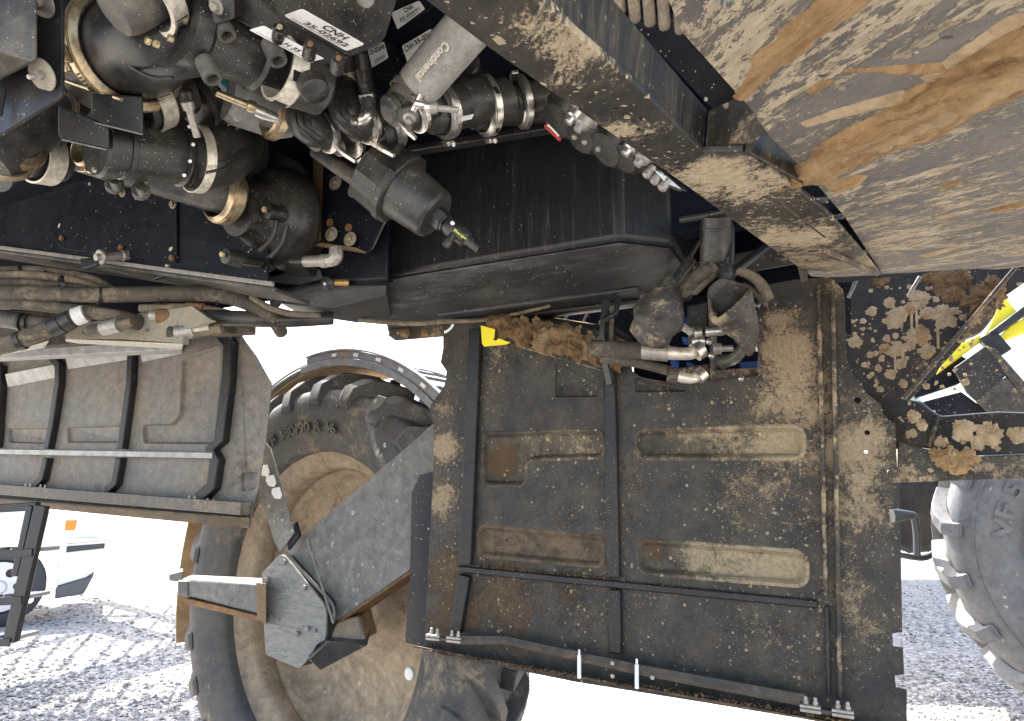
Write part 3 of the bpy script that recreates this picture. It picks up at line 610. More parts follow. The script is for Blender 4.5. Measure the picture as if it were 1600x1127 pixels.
# ribs
def rib(name, a, b, wd, dp, mat=M.rib, y=-.0002, lab=None, bev=.004):
    p, q = FP.hit(*a), FP.hit(*b); d = V((q.x - p.x, 0, q.z - p.z)).normalized(); sd_ = V((d.z, 0, -d.x)) * wd / 2
    C4 = [FP.w(p.x - sd_.x, y, p.z - sd_.z), FP.w(p.x + sd_.x, y, p.z + sd_.z), FP.w(q.x + sd_.x, y, q.z + sd_.z), FP.w(q.x - sd_.x, y, q.z - sd_.z)]
    return ob(name, MB().prism(C4, -UN * dp), mat, GP, bev, label=lab, seg=3)
rib('vertical_rib', (747, 516), (731, 882), .040, .022, lab='left vertical rib')
rib('vertical_rib', (730, 898), (716, 986), .038, .022, lab='foot of the left vertical rib')
r_ = rib('vertical_rib', (955, 585), (961, 902), .034, .018, lab='middle vertical rib')
rib('vertical_rib', (962, 920), (964, 1020), .034, .018, lab='foot of the middle vertical rib')
rib('vertical_rib', (1279, 446), (1291, 930), .010, .016, M.panelr, lab='right vertical rib inner edge')
rib('vertical_rib', (1301, 440), (1313, 1090), .010, .016, M.panelr, lab='right vertical rib outer edge')
rib('vertical_rib', (1292, 945), (1295, 1085), .010, .016, M.rib, lab='foot of the right vertical rib')
rib('horizontal_rib', (718, 889), (1278, 944), .019, .013, lab='lower horizontal rib')
# bracket on the middle rib reaching up to the tank
hb = thing('panel_support_arm', 'thin black flat arm running from the tank down to the middle rib', 'bracket', MF(955, 560, 1.90))
ob('arm', MB().tube([FP.W(947, 470, -.06), FP.W(943, 520, -.06), FP.W(946, 560, -.045), FP.W(955, 600, -.026)], [.011, .012, .013, .013], 4), M.black, hb, sharp=20)
ob('arm_strip', MB().bar(FP.W(957, 480, -.05), FP.W(952, 575, -.04), .012, .003, UN), M.hoset, hb)
ob('arm_hook', MB().tube([at(958, 455, 1.86), at(966, 470, 1.84), at(962, 490, 1.84), at(945, 500, 1.84)], .008, 8), M.black, hb)
# bottom: folded lip, pull bar, latches and pins
a, b = FP.hit(662, 1013), FP.hit(1420, 1150)
ob('bottom_lip', MB().prism([FP.w(a.x, -.001, a.z), FP.w(b.x, -.001, b.z), FP.w(b.x, -.055, b.z + .01), FP.w(a.x, -.055, a.z + .012)], UZ * .005), M.pocketd, GP, .001)
def pm(a, py_off, t): return None
p0, p1, p2, p3 = FP.hit(716, 1000, -.045), FP.hit(790, 1000, -.045), FP.hit(1000, 1046, -.045), FP.hit(1260, 1094, -.045)
ob('pull_bar', MB().tube([FP.w(p0.x, -.045, p0.z), FP.w(p1.x, -.045, p1.z), FP.w(p2.x, -.045, p2.z), FP.w(p3.x, -.045, p3.z)], [.013, .012, .014, .015], 6), M.bar, GP, sharp=20)
def latch(L, par, lab):
    (x0, y0), (x1, y1) = L; a, b = FP.W(x0, y0, -.06), FP.W(x1, y1, -.06); d = (b - a).normalized(); Ln = (b - a).length
    l = ob('latch', MB().bar(a + d * Ln * .40 - UZ * .006, a + d * Ln * .62 - UZ * .006, .020, .010), M.black, par, .002, label=lab)
    for f0, f1 in ((0, .40), (.60, 1)):
        for k in (0, 1): ob('latch_block', MB().bar(a + d * Ln * f0 - UZ * .0085 * k, a + d * Ln * f1 - UZ * .0085 * k, .022, .0072), M.ferrule, l, .0015)
    for f in (.12, .30, .72, .90):
        p = a + d * Ln * f
        ob('latch_bolt', MB().lathe(p, UZ, [(.003, .0003), (.003, .0062), (.011, .0062), (.011, .0042), (.019, .004), (.020, .002), (.020, .0003)], 10), M.ferrule, l)
latch([(668, 992), (722, 998)], GP, 'left latch on the lower edge')
latch([(1250, 1101), (1334, 1113)], GP, 'right latch on the lower edge')
for px, py, py2, lab in ((905, 1018, 1060, 'left of the two bright pins'), (995, 1036, 1076, 'right of the two bright pins')):
    ob('latch_pin', MB().lathe(FP.W(px, py2, -.07), (FP.W(px, py, -.07) - FP.W(px, py2, -.07)), [(0, .0004), (0, .005), (.055, .005), (.057, .003), (.068, .003), (.07, .0004)], 12), M.white, GP, label=lab)
for px, py in ((958, 1036), (958, 1056), (1020, 1058)):
    bolt(GP, FP.W(px, py, -.058), -UN, .006, M.ferrule, None)
# clumps of soil lying on the ledges
def ledge(name, a, b, y, n, s, mat, par, lab):
    pa, pb = FP.hit(*a, y), FP.hit(*b, y); mb = MB()
    for i in range(n):
        f = rng.random(); q = pa * (1 - f) + pb * f; r = s * rng.uniform(.3, 1) ** 1.5; c = FP.w(q.x, y + rng.uniform(-.012, .012), q.z + r * .4)
        k = [V((math.cos(u) * math.cos(v_), math.sin(u) * math.cos(v_), math.sin(v_))) for v_, m_ in ((-.9, 1),) for u in (0, 2, 4)]
        P = [c + V((rng.uniform(-1, 1), rng.uniform(-1, 1), rng.uniform(-.7, .9))) * r for _ in range(6)]
        mb.add(P, [[0, 1, 2], [0, 2, 3], [0, 3, 4], [0, 4, 5], [1, 2, 5], [2, 3, 4], [1, 5, 4]])
    ob(name, mb, mat, par, sharp=180, kind='stuff', label=lab)
ledge('soil_crumbs', (730, 884), (955, 906), -.012, 260, .006, M.mudb, GP, 'soil crumbs on the lower rib')
ledge('soil_crumbs', (970, 908), (1275, 940), -.012, 90, .005, M.mudb, GP, 'few soil crumbs on the right of the lower rib')
ledge('soil_crumbs', (672, 1018), (1000, 1075), -.05, 500, .008, M.mudb, GP, 'soil crumbs on the bottom lip')
ledge('soil_crumbs', (1000, 1072), (1330, 1130), -.05, 300, .008, M.mudb, GP, 'soil crumbs on the right of the bottom lip')
# left side flange folded towards the wheel
ob('side_flange', MB().prism([FP.W(676, 736, .004), FP.W(663, 1012, .004), FP.W(633, 1004, .05), FP.W(640, 900, .05), FP.W(643, 770, .05), FP.W(655, 742, .04)], (UX * .004)), M.navy, GP, .001)

# ------------------------------------------------------------ left side guard
FQ = Fr(FP.w(-1.9, 0.0, -.1), UX, UN, UZ)
GL = thing('side_guard_panel', 'left, paler side guard panel divided into bays by black ribs above the pickup', 'panel', FQ, 'side guard panels')
OL = [(-120, 560), (-120, 770), (0, 785), (120, 797), (390, 826), (392, 800), (404, 760), (415, 690), (424, 598), (400, 560), (372, 516), (290, 520), (150, 535), (0, 556)]
pl_ = [([(12, 669), (84, 668), (80, 694), (14, 692)], .016), ([(104, 667), (194, 664), (190, 692), (106, 692)], .016), ([(222, 663), (268, 662), (280, 650), (285, 560), (345, 540), (335, 694), (224, 693)], .02), ([(377, 738), (404, 737), (400, 765), (376, 768)], .014)]
PL = [roundp(FP.pts(p), r, 5) for p, r in pl_]
plate('panel_sheet', FP, FP.pts(OL), PL, .0, .005, M.panell, GL, .0008)
for P, dp in zip(PL, (.014, .014, .016, .012)): pocket('pressed_pocket', FP, P, .0008, dp, M.panell, GL, .0055)
def ribl(name, L, wd, dp, mat, lab=None, par=GL):
    for i in range(len(L) - 1):
        p, q = FP.hit(*L[i]), FP.hit(*L[i + 1]); d = V((q.x - p.x, 0, q.z - p.z)); s_ = V((d.z, 0, -d.x)).normalized() * wd / 2
        yield p, q, s_
def polyrib(name, L, wd, dp, mat, lab=None):   # a bent rib drawn along a picture polyline, one solid
    Q = [FP.hit(*p) for p in L]; Lf, Rt = [], []
    for i, q in enumerate(Q):
        a, b = Q[max(i - 1, 0)], Q[min(i + 1, len(Q) - 1)]; d = V((b.x - a.x, 0, b.z - a.z)).normalized(); s_ = V((d.z, 0, -d.x)) * wd / 2
        Lf.append(FP.w(q.x - s_.x, -.0003, q.z - s_.z)); Rt.append(FP.w(q.x + s_.x, -.0003, q.z + s_.z))
    return ob(name, MB().prism(Lf + Rt[::-1], -UN * dp), mat, GL, .004, label=lab, seg=2)
polyrib('vertical_rib', [(-12, 566), (9, 578), (8, 610), (2, 700)], .036, .03, M.rib, 'rib at the picture edge')
polyrib('vertical_rib', [(76, 545), (80, 552), (100, 572), (99, 600), (90, 660), (82, 702)], .034, .03, M.rib, 'second rib from the left')
polyrib('vertical_rib', [(81, 716), (74, 748), (62, 760)], .034, .03, M.rib, 'foot of the second rib')
polyrib('vertical_rib', [(204, 540), (213, 552), (211, 600), (200, 680), (197, 702)], .034, .03, M.rib, 'third rib from the left')
polyrib('vertical_rib', [(195, 716), (188, 756), (174, 768)], .034, .03, M.rib, 'foot of the third rib')
polyrib('vertical_rib', [(352, 522), (366, 540), (364, 590), (352, 690), (338, 702), (346, 720), (340, 760), (318, 780)], .046, .034, M.rib, 'right rib of the left panel')
p_, q_ = FP.W(-110, 704, -.036), FP.W(332, 712, -.036)
ob('cross_bar', MB().bar(p_, q_, .005, .020), M.lightpan, GL, .001)
p_, q_ = FP.W(-110, 756, -.05), FP.W(384, 795, -.05)
ob('bottom_beam', MB().bar(p_, q_, .045, .042), M.railgrey, GL, .002)
ob('bottom_lip', MB().prism([FP.W(-110, 778, -.0012), FP.W(390, 826, -.0012), FP.W(390, 812, -.07), FP.W(-110, 772, -.07)], UZ * .006), M.pocketd, GL, .001)
ob('bottom_wall', MB().prism([FP.W(-110, 776, -.0015), FP.W(388, 824, -.0015), FP.W(388, 800, -.0015), FP.W(-110, 755, -.0015)], -UN * .004), M.panell, GL)
for i, (x0, y0, x1, y1) in enumerate(((12, 605, 86, 590), (106, 577, 200, 562), (222, 566, 285, 552))):
    h = 20
    ob('sun_strip', MB().prism([FP.W(x0, y0, -.002), FP.W(x1, y1, -.002), FP.W(x1 - 2, y1 - h, -.03), FP.W(x0 - 4, y0 - h, -.03)], UN * .003), M.lightpan, GL)  # pale sheets stand for the sun coming through along the top
latch([(290, 782), (338, 790)], GL, 'latch at the right end of the bottom beam')
latch([(36, 762), (74, 766)], GL, 'latch at the left end of the bottom beam')
# folded end wing of the left panel
ob('end_wing', MB().prism([FP.W(374, 520, -.006), FP.W(384, 770, -.006), FP.W(402, 765, .03), FP.W(424, 598, .05), FP.W(400, 556, .05)], UN * .004), M.panell, GL, .001)
# ------------------------------------------------------------ big wheel behind the guards
WA = V((-math.sin(R(38)), -math.cos(R(38)), 0)); WC = at(522, 945, 3.0)
def wheel_parts(root, c, a, k, wide, rimmat, tymat, nl, sq=1.0, lugmat=None):
    """c centre, a axis towards the viewer, k scale to a tyre radius of 0.93 m"""
    w_ = wide; P = lambda L: [(h * w_, max((.884 - (.884 - r) * sq) if r > .5 else r * (.884 - .384 * sq) / .5, .001) * k) for h, r in L]
    ty = ob('tyre', MB().lathe(c, a, P([(.62, .615), (.72, .63), (.86, .68), (1.0, .745), (1.02, .79), (.97, .835), (.86, .862), (.5, .878), (0, .884), (-.5, .878), (-.86, .862), (-.97, .835), (-1.02, .79), (-1.0, .745), (-.86, .68), (-.72, .63), (-.62, .615)]), 96, True), tymat, root, sharp=50)
    rm = ob('rim', MB().lathe(c, a, P([(.66, .660), (.74, .668), (.78, .660), (.74, .648), (.60, .640), (.50, .618), (.40, .612), (.22, .560), (.05, .55), (-.30, .545), (-.38, .558), (-.46, .545), (-.95, .535), (-1.12, .50), (-1.16, .42), (-1.1, .30), (-1.0, .24), (-.7, .20), (-.7, .001)]), 96, cap=False), rimmat, root, sharp=55)
    # chevron lugs: two rows of slanted bars
    u = V((0, 0, 1)); v_ = a.cross(u)
    protos = {}
    for s in (1, -1):
        for i in range(nl):
            q0 = 2 * math.pi * (i + (.5 if s < 0 else 0)) / nl
            def pt(q, h, r): return c + a * (h * w_ * s) + (u * math.cos(q) + v_ * math.sin(q)) * (r * k)
            dq = .21; t0, t1 = .032, .045; A, B = [], []
            for f in (0, .25, .5, .75, 1.0):
                h = .03 + .93 * f; q = q0 + dq * f; rr = .884 - .045 * max(0, f - .6) * 2.5
                A.append((q - t0 - .012 * f, q + t1 * .6, h, rr))
            vs, fs = [], []
            for q1, q2, h, rr in A:
                top = rr + .058 - .012 * (h > .9)
                vs += [pt(q1 - .012, h, rr - .01), pt(q1, h, top), pt(q2, h, top), pt(q2 + .012, h, rr - .01)]
            for e in range(4):
                for g in range(4): fs.append([e * 4 + g, e * 4 + (g + 1) % 4, e * 4 + 4 + (g + 1) % 4, e * 4 + 4 + g])
            # shoulder end running down the sidewall
            q1, q2, h, rr = A[-1]
            vs += [pt(q1 - .012, 1.06, rr - .05), pt(q1, 1.07, rr - .02), pt(q2, 1.07, rr - .02), pt(q2 + .012, 1.06, rr - .05)]
            for g in range(4): fs.append([16 + g, 16 + (g + 1) % 4, 20 + (g + 1) % 4, 20 + g])
            vs += [pt(q1 + .008, 1.012, .80), pt(q2 - .008, 1.012, .80)]
            fs += [[20, 21, 24], [21, 22, 25, 24], [22, 23, 25], [0, 1, 2, 3]]
            ob('tread_lug', MB().add(vs, fs), lugmat or tymat, ty, .004, sharp=30, seg=1)
    return ty, rm
wh = thing('big_wheel', 'tall ribbed tractor wheel with mud coated dished rim behind the side guards', 'wheel', Fr(WC - V((0, 0, .93))))
ty, rm = wheel_parts(wh, WC, WA, 1.0, .165, M.rim, M.tyre, 27)
# raised size lettering and moulded panel on the near sidewall (illegible in the photograph beyond its outline)
def sidewall(c, a, q, r, h): u = V((0, 0, 1)); v_ = a.cross(u); return c + a * h + (u * math.cos(q) + v_ * math.sin(q)) * r
def archband(name, c, a, q0, q1, r0, r1, h, th, mat, par, n=12, hr=0.0):
    A = [sidewall(c, a, q0 + (q1 - q0) * i / n, r0, h) for i in range(n + 1)] + [sidewall(c, a, q1 + (q0 - q1) * i / n, r1, h + hr) for i in range(n + 1)]
    return ob(name, MB().prism(A, a * th), mat, par, .002)
def archtext(name, body, c, a, q0, q1, r0, r1, h, mat, par, hr=0.0, th=.004):
    vs, fs = text_flat(body); f = lambda x, y, e: sidewall(c, a, q0 + (q1 - q0) * x, r0 + (r1 - r0) * y, h + hr * y + e)
    n = len(vs); W = [f(x, y, th) for x, y in vs] + [f(x, y, -.004) for x, y in vs]
    ed = {}
    for F_ in fs:
        for i in range(len(F_)):
            k = (F_[i], F_[(i + 1) % len(F_)]); ed[k] = 1
    side = [[k[0], k[1], n + k[1], n + k[0]] for k in ed if (k[1], k[0]) not in ed]
    return ob(name, MB().add(W, fs + [[i + n for i in F_[::-1]] for F_ in fs] + side), mat, par, sharp=30, kind='stuff')
sg = -1
archtext('raised_lettering', 'VF 380/90 R 46', WC, WA, R(26) * sg * -1, R(-14) * sg * -1, .69, .735, .160, M.tyre, ty, .013)
# white disc low on the rim edge
ob('rim_disc', MB().lathe(at(640, 1053, 2.72), WA, [(-.01, .0003), (-.01, .022), (.004, .022), (.006, .018), (.006, .0003)], 16), M.white, rm, label='bright spot low on the rim edge')
# mudguard arching over the wheel
fd = thing('wheel_fender', 'curved mudguard above the wheel with grey top, white bars for lit slots and muddy underside', 'fender', Fr(WC + V((0, 0, 1.0))))
FH = -.26
def arc(name, r0, r1, h0, h1, q0, q1, mat, n=40, par=fd, bev=.003):
    prof = [(h0, r0), (h1, r0), (h1, r1), (h0, r1)]
    return ob(name, MB().lathe(WC, WA, prof, n, True, q0, q1), mat, par, bev)
u_ = V((0, 0, 1)); side = WA.cross(u_).dot(V((1, 0, 0)))       # which way positive angles run in the picture
sgn_ = 1 if side > 0 else -1
def Q(a_): return a_ * sgn_                     # clockwise degrees from the top, as seen
def arc2(name, r0, r1, h0, h1, a0, a1, mat, **kw): 
    q0, q1 = sorted((Q(a0), Q(a1))); return arc(name, r0, r1, h0, h1, q0, q1, mat, **kw)
arc2('fender_skin', .985, .994, -.30, .10, -58, 62, M.fender)
arc2('rear_flap', 1.012, 1.020, .02, .13, -104, -57, M.fendin)
arc2('mud_lining', .974, .9845, -.295, .075, -57, 40, M.fendin)
arc2('fender_edge', .968, .998, .085, .105, -10, 62, M.fender)
for i in range(14):
    a_ = -40 + i * 6.4
    arc2('fender_rib', .9945, 1.004, -.22, .084, a_, a_ + 1.5, M.fender, n=4, bev=.002)
arc2('fender_lip', .999, 1.010, .090, .097, -50, -8.3, M.fender)
arc2('side_skirt', .999, 1.030, .088, .098, -8, 64, M.fender)
arc2('skirt_bead', 1.031, 1.040, .080, .106, -8, 64, M.fender)
for i in range(7): arc2('slot_light', 1.008, 1.022, .0982, .1002, 2 + i * 8, 3.6 + i * 8, M.white, n=3, bev=0)  # white bars stand for daylight through slots in the skirt
arc2('fender_ridge', .9945, 1.012, -.30, -.24, -60, 62, M.fender)

# ------------------------------------------------------------ steering knuckle and leg
FL = MF(560, 850, 2.52)
lg = thing('wheel_strut', 'broad dusty grey steel strut slanting from the guard down to the wheel hub', 'leg', FL)
LP = FL.pts([(690, 655), (692, 760), (655, 880), (640, 892), (545, 958), (521, 976), (505, 960), (470, 900), (445, 862), (500, 818), (600, 735), (672, 668)])
plate('leg_plate', FL, LP, [], -.008, .0, M.leg, lg, .0015)
ob('lower_edge', MB().prism([FL.W(519, 978, -.007), FL.W(640, 893, -.007), FL.W(640, 907, .16), FL.W(524, 986, .16)], UZ * -.006), M.rust, lg, .001)
ob('lower_return', MB().prism([FL.W(519, 979, .001), FL.W(660, 884, .001), FL.W(660, 884, .20), FL.W(519, 979, .20)], V((0, 0, .008))), M.rim, lg)
ob('upper_edge', MB().prism([FL.W(445, 860, .001), FL.W(690, 653, .001), FL.W(690, 653, .15), FL.W(445, 860, .15)], V((0, 0, -.008))), M.leg, lg)
ob('inner_plate', MB().prism([FL.W(480, 842, -.009), FL.W(521, 975, -.009), FL.W(512, 972, -.009), FL.W(448, 868, -.009)], UN * -.004), M.leg, lg, .001)
hp = thing('hub_cover_plate', 'small bolted grey plate over the wheel hub with clipped corners', 'plate', FL)
FHb = Fr(FL.w(0, -.06, 0), UX, UN, UZ)
plate('cover', FHb, roundp(FHb.pts([(439, 867), (412, 895), (413, 935), (418, 1022), (443, 1033), (471, 1044), (483, 1030), (493, 1016), (498, 1006), (512, 999), (513, 955), (509, 943), (477, 904), (447, 867)]), .01, 3), [], -.010, 0, M.hub, hp, .002)
ob('cover_side', MB().prism([FHb.W(443, 868, .001), FHb.W(509, 943, .001), FHb.W(512, 998, .001), FHb.W(472, 1042, .001), FHb.W(420, 1020, .001), FHb.W(414, 897, .001)], UN * .08), M.black, hp, .002)
for px, py in ((445, 878), (419, 906), (477, 918), (482, 982), (425, 964), (436, 968), (493, 985), (466, 990)):
    bolt(hp, FHb.W(px, py, -.011), -UN, .010 if (px, py) not in ((436, 968), (493, 985)) else .006, M.hub)
for k, (a, b) in enumerate((((418, 935), (505, 952)), ((420, 975), (470, 985)))):
    ob('weld_ridge', MB().bar(FHb.W(*a, -.0095), FHb.W(*b, -.0095), .004, .010), M.hub, hp, .003)
hx([(482, 1030, 2.46), (512, 1002, 2.42), (575, 1008, 2.42), (500, 1048, 2.44)], [(482, 1000, 2.75), (512, 980, 2.75), (580, 985, 2.7), (500, 1020, 2.75)], 'hub_block', M.black, hp, .004)
hx([(512, 975, 2.55), (560, 962, 2.55), (572, 1000, 2.5), (516, 1002, 2.5)], [(512, 960, 2.95), (580, 950, 2.95), (590, 990, 2.95), (516, 990, 2.95)], 'hub_casting', M.rim, hp, .01)
tb = thing('steering_arm', 'grey steering arm with rusty lower edge reaching left from the hub plate', 'arm', MF(350, 930, 2.6))
hx([(282, 912, 2.74), (300, 905, 2.72), (414, 913, 2.56), (414, 958, 2.56), (400, 960, 2.57), (286, 930, 2.74)], [(282, 905, 2.86), (300, 898, 2.86), (414, 903, 2.7), (414, 945, 2.7), (400, 948, 2.7), (286, 925, 2.86)], 'arm_body', M.leg, tb, .012)
ob('rusty_edge', MB().prism([at(286, 934, 2.735), at(405, 963, 2.56), at(405, 972, 2.57), at(288, 944, 2.74)], UN * .06), M.rust, tb, .004)
hx([(400, 910, 2.545), (416, 912, 2.53), (416, 975, 2.53), (402, 968, 2.545)], [(400, 910, 2.7), (416, 912, 2.7), (416, 975, 2.7), (402, 968, 2.7)], 'arm_clevis', M.rustb, tb, .003)
hx([(264, 898, 2.78), (286, 892, 2.78), (284, 910, 2.76), (264, 908, 2.78)], [(264, 894, 2.9), (286, 888, 2.9), (284, 906, 2.9), (264, 904, 2.9)], 'end_clamp', M.hub, tb, .004)
hx([(278, 908, 2.72), (294, 908, 2.72), (294, 932, 2.72), (278, 930, 2.72)], [(278, 905, 2.82), (294, 905, 2.82), (294, 928, 2.82), (278, 926, 2.82)], 'end_block', M.leg, tb, .004)
pipe('weld_bead', [(446, 864, 2.505, 2.5), (484, 905, 2.50, 2.5), (519, 944, 2.49, 2.5), (521, 972, 2.49, 2.5)], M.leg, lg, 6, 8)
pipe('weld_bead', [(480, 842, 2.50, 2.2), (500, 905, 2.49, 2.2), (521, 974, 2.48, 2.2)], M.leg, lg, 6, 8)
br = thing('fender_stay', 'narrow grey strip with three white spots slanting down beside the left guard', 'bracket', MF(430, 780, 2.62))
FBk = MF(430, 780, 2.60)
plate('strip', FBk, FBk.pts([(414, 690), (424, 700), (462, 832), (440, 862), (432, 850), (406, 772)]), [], -.006, 0, M.leg, br, .001)
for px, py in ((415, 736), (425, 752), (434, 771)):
    ob('white_spot', MB().prism([FBk.W(*p, -.0065) for p in [(px - 7, py - 8), (px + 4, py - 10), (px + 8, py + 2), (px + 5, py + 9), (px - 3, py + 8), (px - 8, py)]], -UN * .008), M.white, br, .003)  # raised white spots on the strip
ob('strip_return', MB().prism([FBk.W(446, 838, .001), FBk.W(462, 815, .001), FBk.W(468, 838, .001), FBk.W(450, 860, .001)], UN * .012), M.navy, br, .002)
b2 = thing('fender_bracket', 'bent grey bracket with two bolts holding the fender above the tyre', 'bracket', MF(595, 670, 2.62))
FB2 = MF(595, 670, 2.62)
plate('bracket_plate', FB2, FB2.pts([(572, 655), (575, 640), (592, 618), (606, 622), (594, 638), (606, 660), (622, 690), (620, 702), (632, 722), (605, 742), (588, 712)]), [], -.008, 0, M.leg, b2, .0015)
for px, py in ((593, 707), (605, 696)): bolt(b2, FB2.W(px, py, -.009), -UN, .011, M.ferrule, M.washer, 1.5)

# ------------------------------------------------------------ ladder, pickup and tyre outside
ld = thing('access_ladder', 'black ladder with grey treaded steps hanging at the lower left', 'ladder', Fr(at(40, 900, 2.55)))
for nm, a, b, wd in (('rail', (66, 790), (17, 1003), .042), ('rail', (50, 790), (26, 900), .022)):
    ob(nm, MB().bar(at(*a, 2.55), at(*b, 2.55), wd, .03, V((0, 1, 0))), M.ladder, ld, .003)
for (x1, y1, nm) in ((56, 860, 'step'), (40, 934, 'step'), (22, 999, 'step')):
    a = at(x1, y1, 2.55); b = at(-110, y1 + 10, 2.55)
    s_ = ob(nm, MB().bar(a + V((0, .06, 0)), b + V((0, .06, 0)), .15, .014), M.tread, ld, .002)
    ob('step_front', MB().bar(a + V((0, -.018, -.006)), b + V((0, -.018, -.006)), .006, .026), M.ladder, s_, .001)
    for i in range(5):
        p = a + (b - a) * (.08 + .13 * i) + V((0, .02, .010)); ob('grip_stud', MB().box(p, V((.012, 0, 0)), V((0, .012, 0)), V((0, 0, .005))), M.grey, s_)
ob('top_rail', MB().bar(at(-60, 798, 2.6), at(60, 791, 2.6), .03, .03), M.ladder, ld, .003)
# pickup: nose to the right, seen from its side
TKP = at(2, 900, 8.0); FTK = Fr(V((TKP.x, TKP.y, 0)), V((math.cos(R(29)), math.sin(R(29)), 0)), V((-math.sin(R(29)), math.cos(R(29)), 0)), UZ)
pk_ = thing('pickup_truck', 'white pickup truck parked in the sun behind the ladder', 'pickup', FTK)
def side(L, y0, y1, nm, mat, par=pk_, bev=.02): return ob(nm, MB().prism([FTK.w(x, y0, z) for x, z in L], FTK.y * (y1 - y0)), mat, par, bev, seg=3)
arch = [(.54 * math.cos(R(q)), .42 + .54 * math.sin(R(q))) for q in range(170, -10, -15)]
side([(-.62, .52)] + arch[1:-1] + [(.55, .52), (.86, .60), (.88, .98), (.84, 1.18), (.30, 1.24), (-.9, 1.26), (-.9, .52)], 0, 1.9, 'body', M.truckw)
side([(-3.4, .52), (-.905, .52), (-.905, 1.26), (-1.5, 1.85), (-3.0, 1.9), (-3.4, 1.25)], 0.02, 1.88, 'cab', M.truckw)
side([(-1.1, 1.28), (-1.55, 1.78), (-2.3, 1.8), (-2.3, 1.28)], .012, .018, 'side_window', M.glass, bev=.002)
bp = side([(.52, .62), (.52, .40), (.80, .48), (.95, .60), (.97, .88), (.88, .90), (.56, .86)], -.02, 1.92, 'front_bumper', M.truckw)
side([(.52, .26), (.80, .30), (.88, .50), (.80, .475), (.52, .395)], -.01, 1.91, 'lower_valance', M.grey)
side([(.58, .765), (.955, .80), (.955, .855), (.58, .835)], -.03, .3, 'fog_lamp_slot', M.glass, bev=.004)
side([(.56, .86), (1.0, .885), (1.0, .93), (.56, .925)], -.035, 1.93, 'bumper_strip', M.chrome, bev=.01)
side([(.54, 1.01), (.64, 1.01), (.65, 1.12), (.54, 1.12)], -.012, .03, 'side_marker', M.amber, bev=.006)
side([(.66, .985), (.92, 1.0), (.86, 1.15), (.67, 1.14)], -.014, .3, 'headlight', M.chrome, bev=.01)
TW_ = FTK.w(0, .12, .42)
tw = ob('wheel', MB().lathe(TW_, -FTK.y, [(-.13, .26), (-.13, .38), (-.10, .415), (0, .42), (.10, .415), (.13, .38), (.135, .29), (.10, .27), (.10, .2), (-.13, .2)], 48, True), M.tyre3, pk_)
FA = Fr(FTK.w(0, .01, .42), FTK.x, FTK.y, UZ)
hol = [[(.165 * math.cos(R(q)) + .045 * math.cos(R(e)), .165 * math.sin(R(q)) + .045 * math.sin(R(e))) for e in range(0, 360, 30)] for q in range(0, 360, 60)]
plate('hubcap', FA, [(.265 * math.cos(R(q)), .265 * math.sin(R(q))) for q in range(0, 360, 9)], hol, -.03, -.01, M.alloy, tw, .003)
ob('hub_centre', MB().lathe(FA.o, -FTK.y, [(.01, .001), (.01, .08), (.06, .06), (.065, .001)], 20), M.alloy, tw)
ob('brake_disc', MB().lathe(FA.o, -FTK.y, [(-.06, .001), (-.06, .25), (-.04, .25), (-.04, .001)], 24), M.grey, tw)
pipe('exhaust_tip', [(36, 932, 7.6, 4), (47, 938, 7.5, 5)], M.chrome, pk_, 2, 14)
# second big tyre at the right edge of the picture
C2 = at(1800, 800, 4.05); C2.z = 1.08
A2 = V((-.55, -.835, 0)).normalized()
wr = thing('rear_wheel', 'shiny grey tractor tyre with raised lettering at the right edge', 'wheel', Fr(C2 - V((0, 0, 1.08))))
ty2, rm2 = wheel_parts(wr, C2, A2, 1.16, .26, M.rim, M.tyre2, 20, 1.75, lugmat=M.tyre2)
for i, (r0_, r1_) in enumerate(((.60, .608), (.86, .866))): ob('sidewall_ridge', MB().lathe(C2, A2, [(.255, r0_ - .006), (.268, r0_), (.268, r1_), (.255, r1_ + .006)], 80, True), M.tyre2, ty2)
for i in range(70):
    q = R(rng.uniform(-150, -30)); r = rng.uniform(.80, .93); ob('rubber_pip', MB().lathe(sidewall(C2, A2, q, r * 1.0, .262), A2, [(0, .003), (.006, .002), (.006, .0002)], 5), M.tread, ty2)
pv = V((-1, 0, 0)); un = V((0, 0, 1)); vn = A2.cross(un)
def qof(px, py):                              # angle on the tyre of a picture point
    d = ray(px, py); t_ = (C2 + A2 * .26 - CAMP).dot(A2) / d.dot(A2); p = CAMP + d * t_ - C2; return math.atan2(p.dot(vn), p.dot(un)), (p - A2 * p.dot(A2)).length
qa, ra = qof(1553, 842); qb, rb = qof(1590, 755)
archtext('raised_lettering', 'VF 5', C2, A2, qa, qb, min(ra, rb) - .05, min(ra, rb) + .05, .262, M.tyre2, ty2, 0, .008)
# body of the sprayer's far side behind the right tyre
FR = MF(1440, 800, 5.2)
bk = thing('fuel_tank', 'black rounded tank with a frame loop between the guard and the right tyre', 'tank', FR)
hx([(1380, 740, 5.2), (1490, 740, 5.2), (1490, 850, 5.2), (1470, 862, 5.2), (1420, 866, 5.2), (1380, 850, 5.2)], [(1380, 740, 6.0), (1490, 740, 6.0), (1490, 840, 6.0), (1470, 850, 6.0), (1420, 850, 6.0), (1380, 840, 6.0)], 'tank_shell', M.black, bk, .05)
pipe('guard_loop', [(1392, 806, 4.6, 13), (1420, 805, 4.6, 7), (1428, 808, 4.6, 6), (1432, 830, 4.6, 5.5), (1433, 868, 4.6, 5.5)], M.ladder, bk, 5, 10)
pipe('lower_tube', [(1400, 866, 4.7, 5), (1440, 872, 4.7, 5), (1462, 862, 4.7, 5), (1480, 846, 4.7, 5)], M.ladder, bk, 5, 10)
sh = thing('distant_shed', 'pale shed with a light blue roof edge far beyond the fender', 'building', Fr(V((-2, 38, 0))))
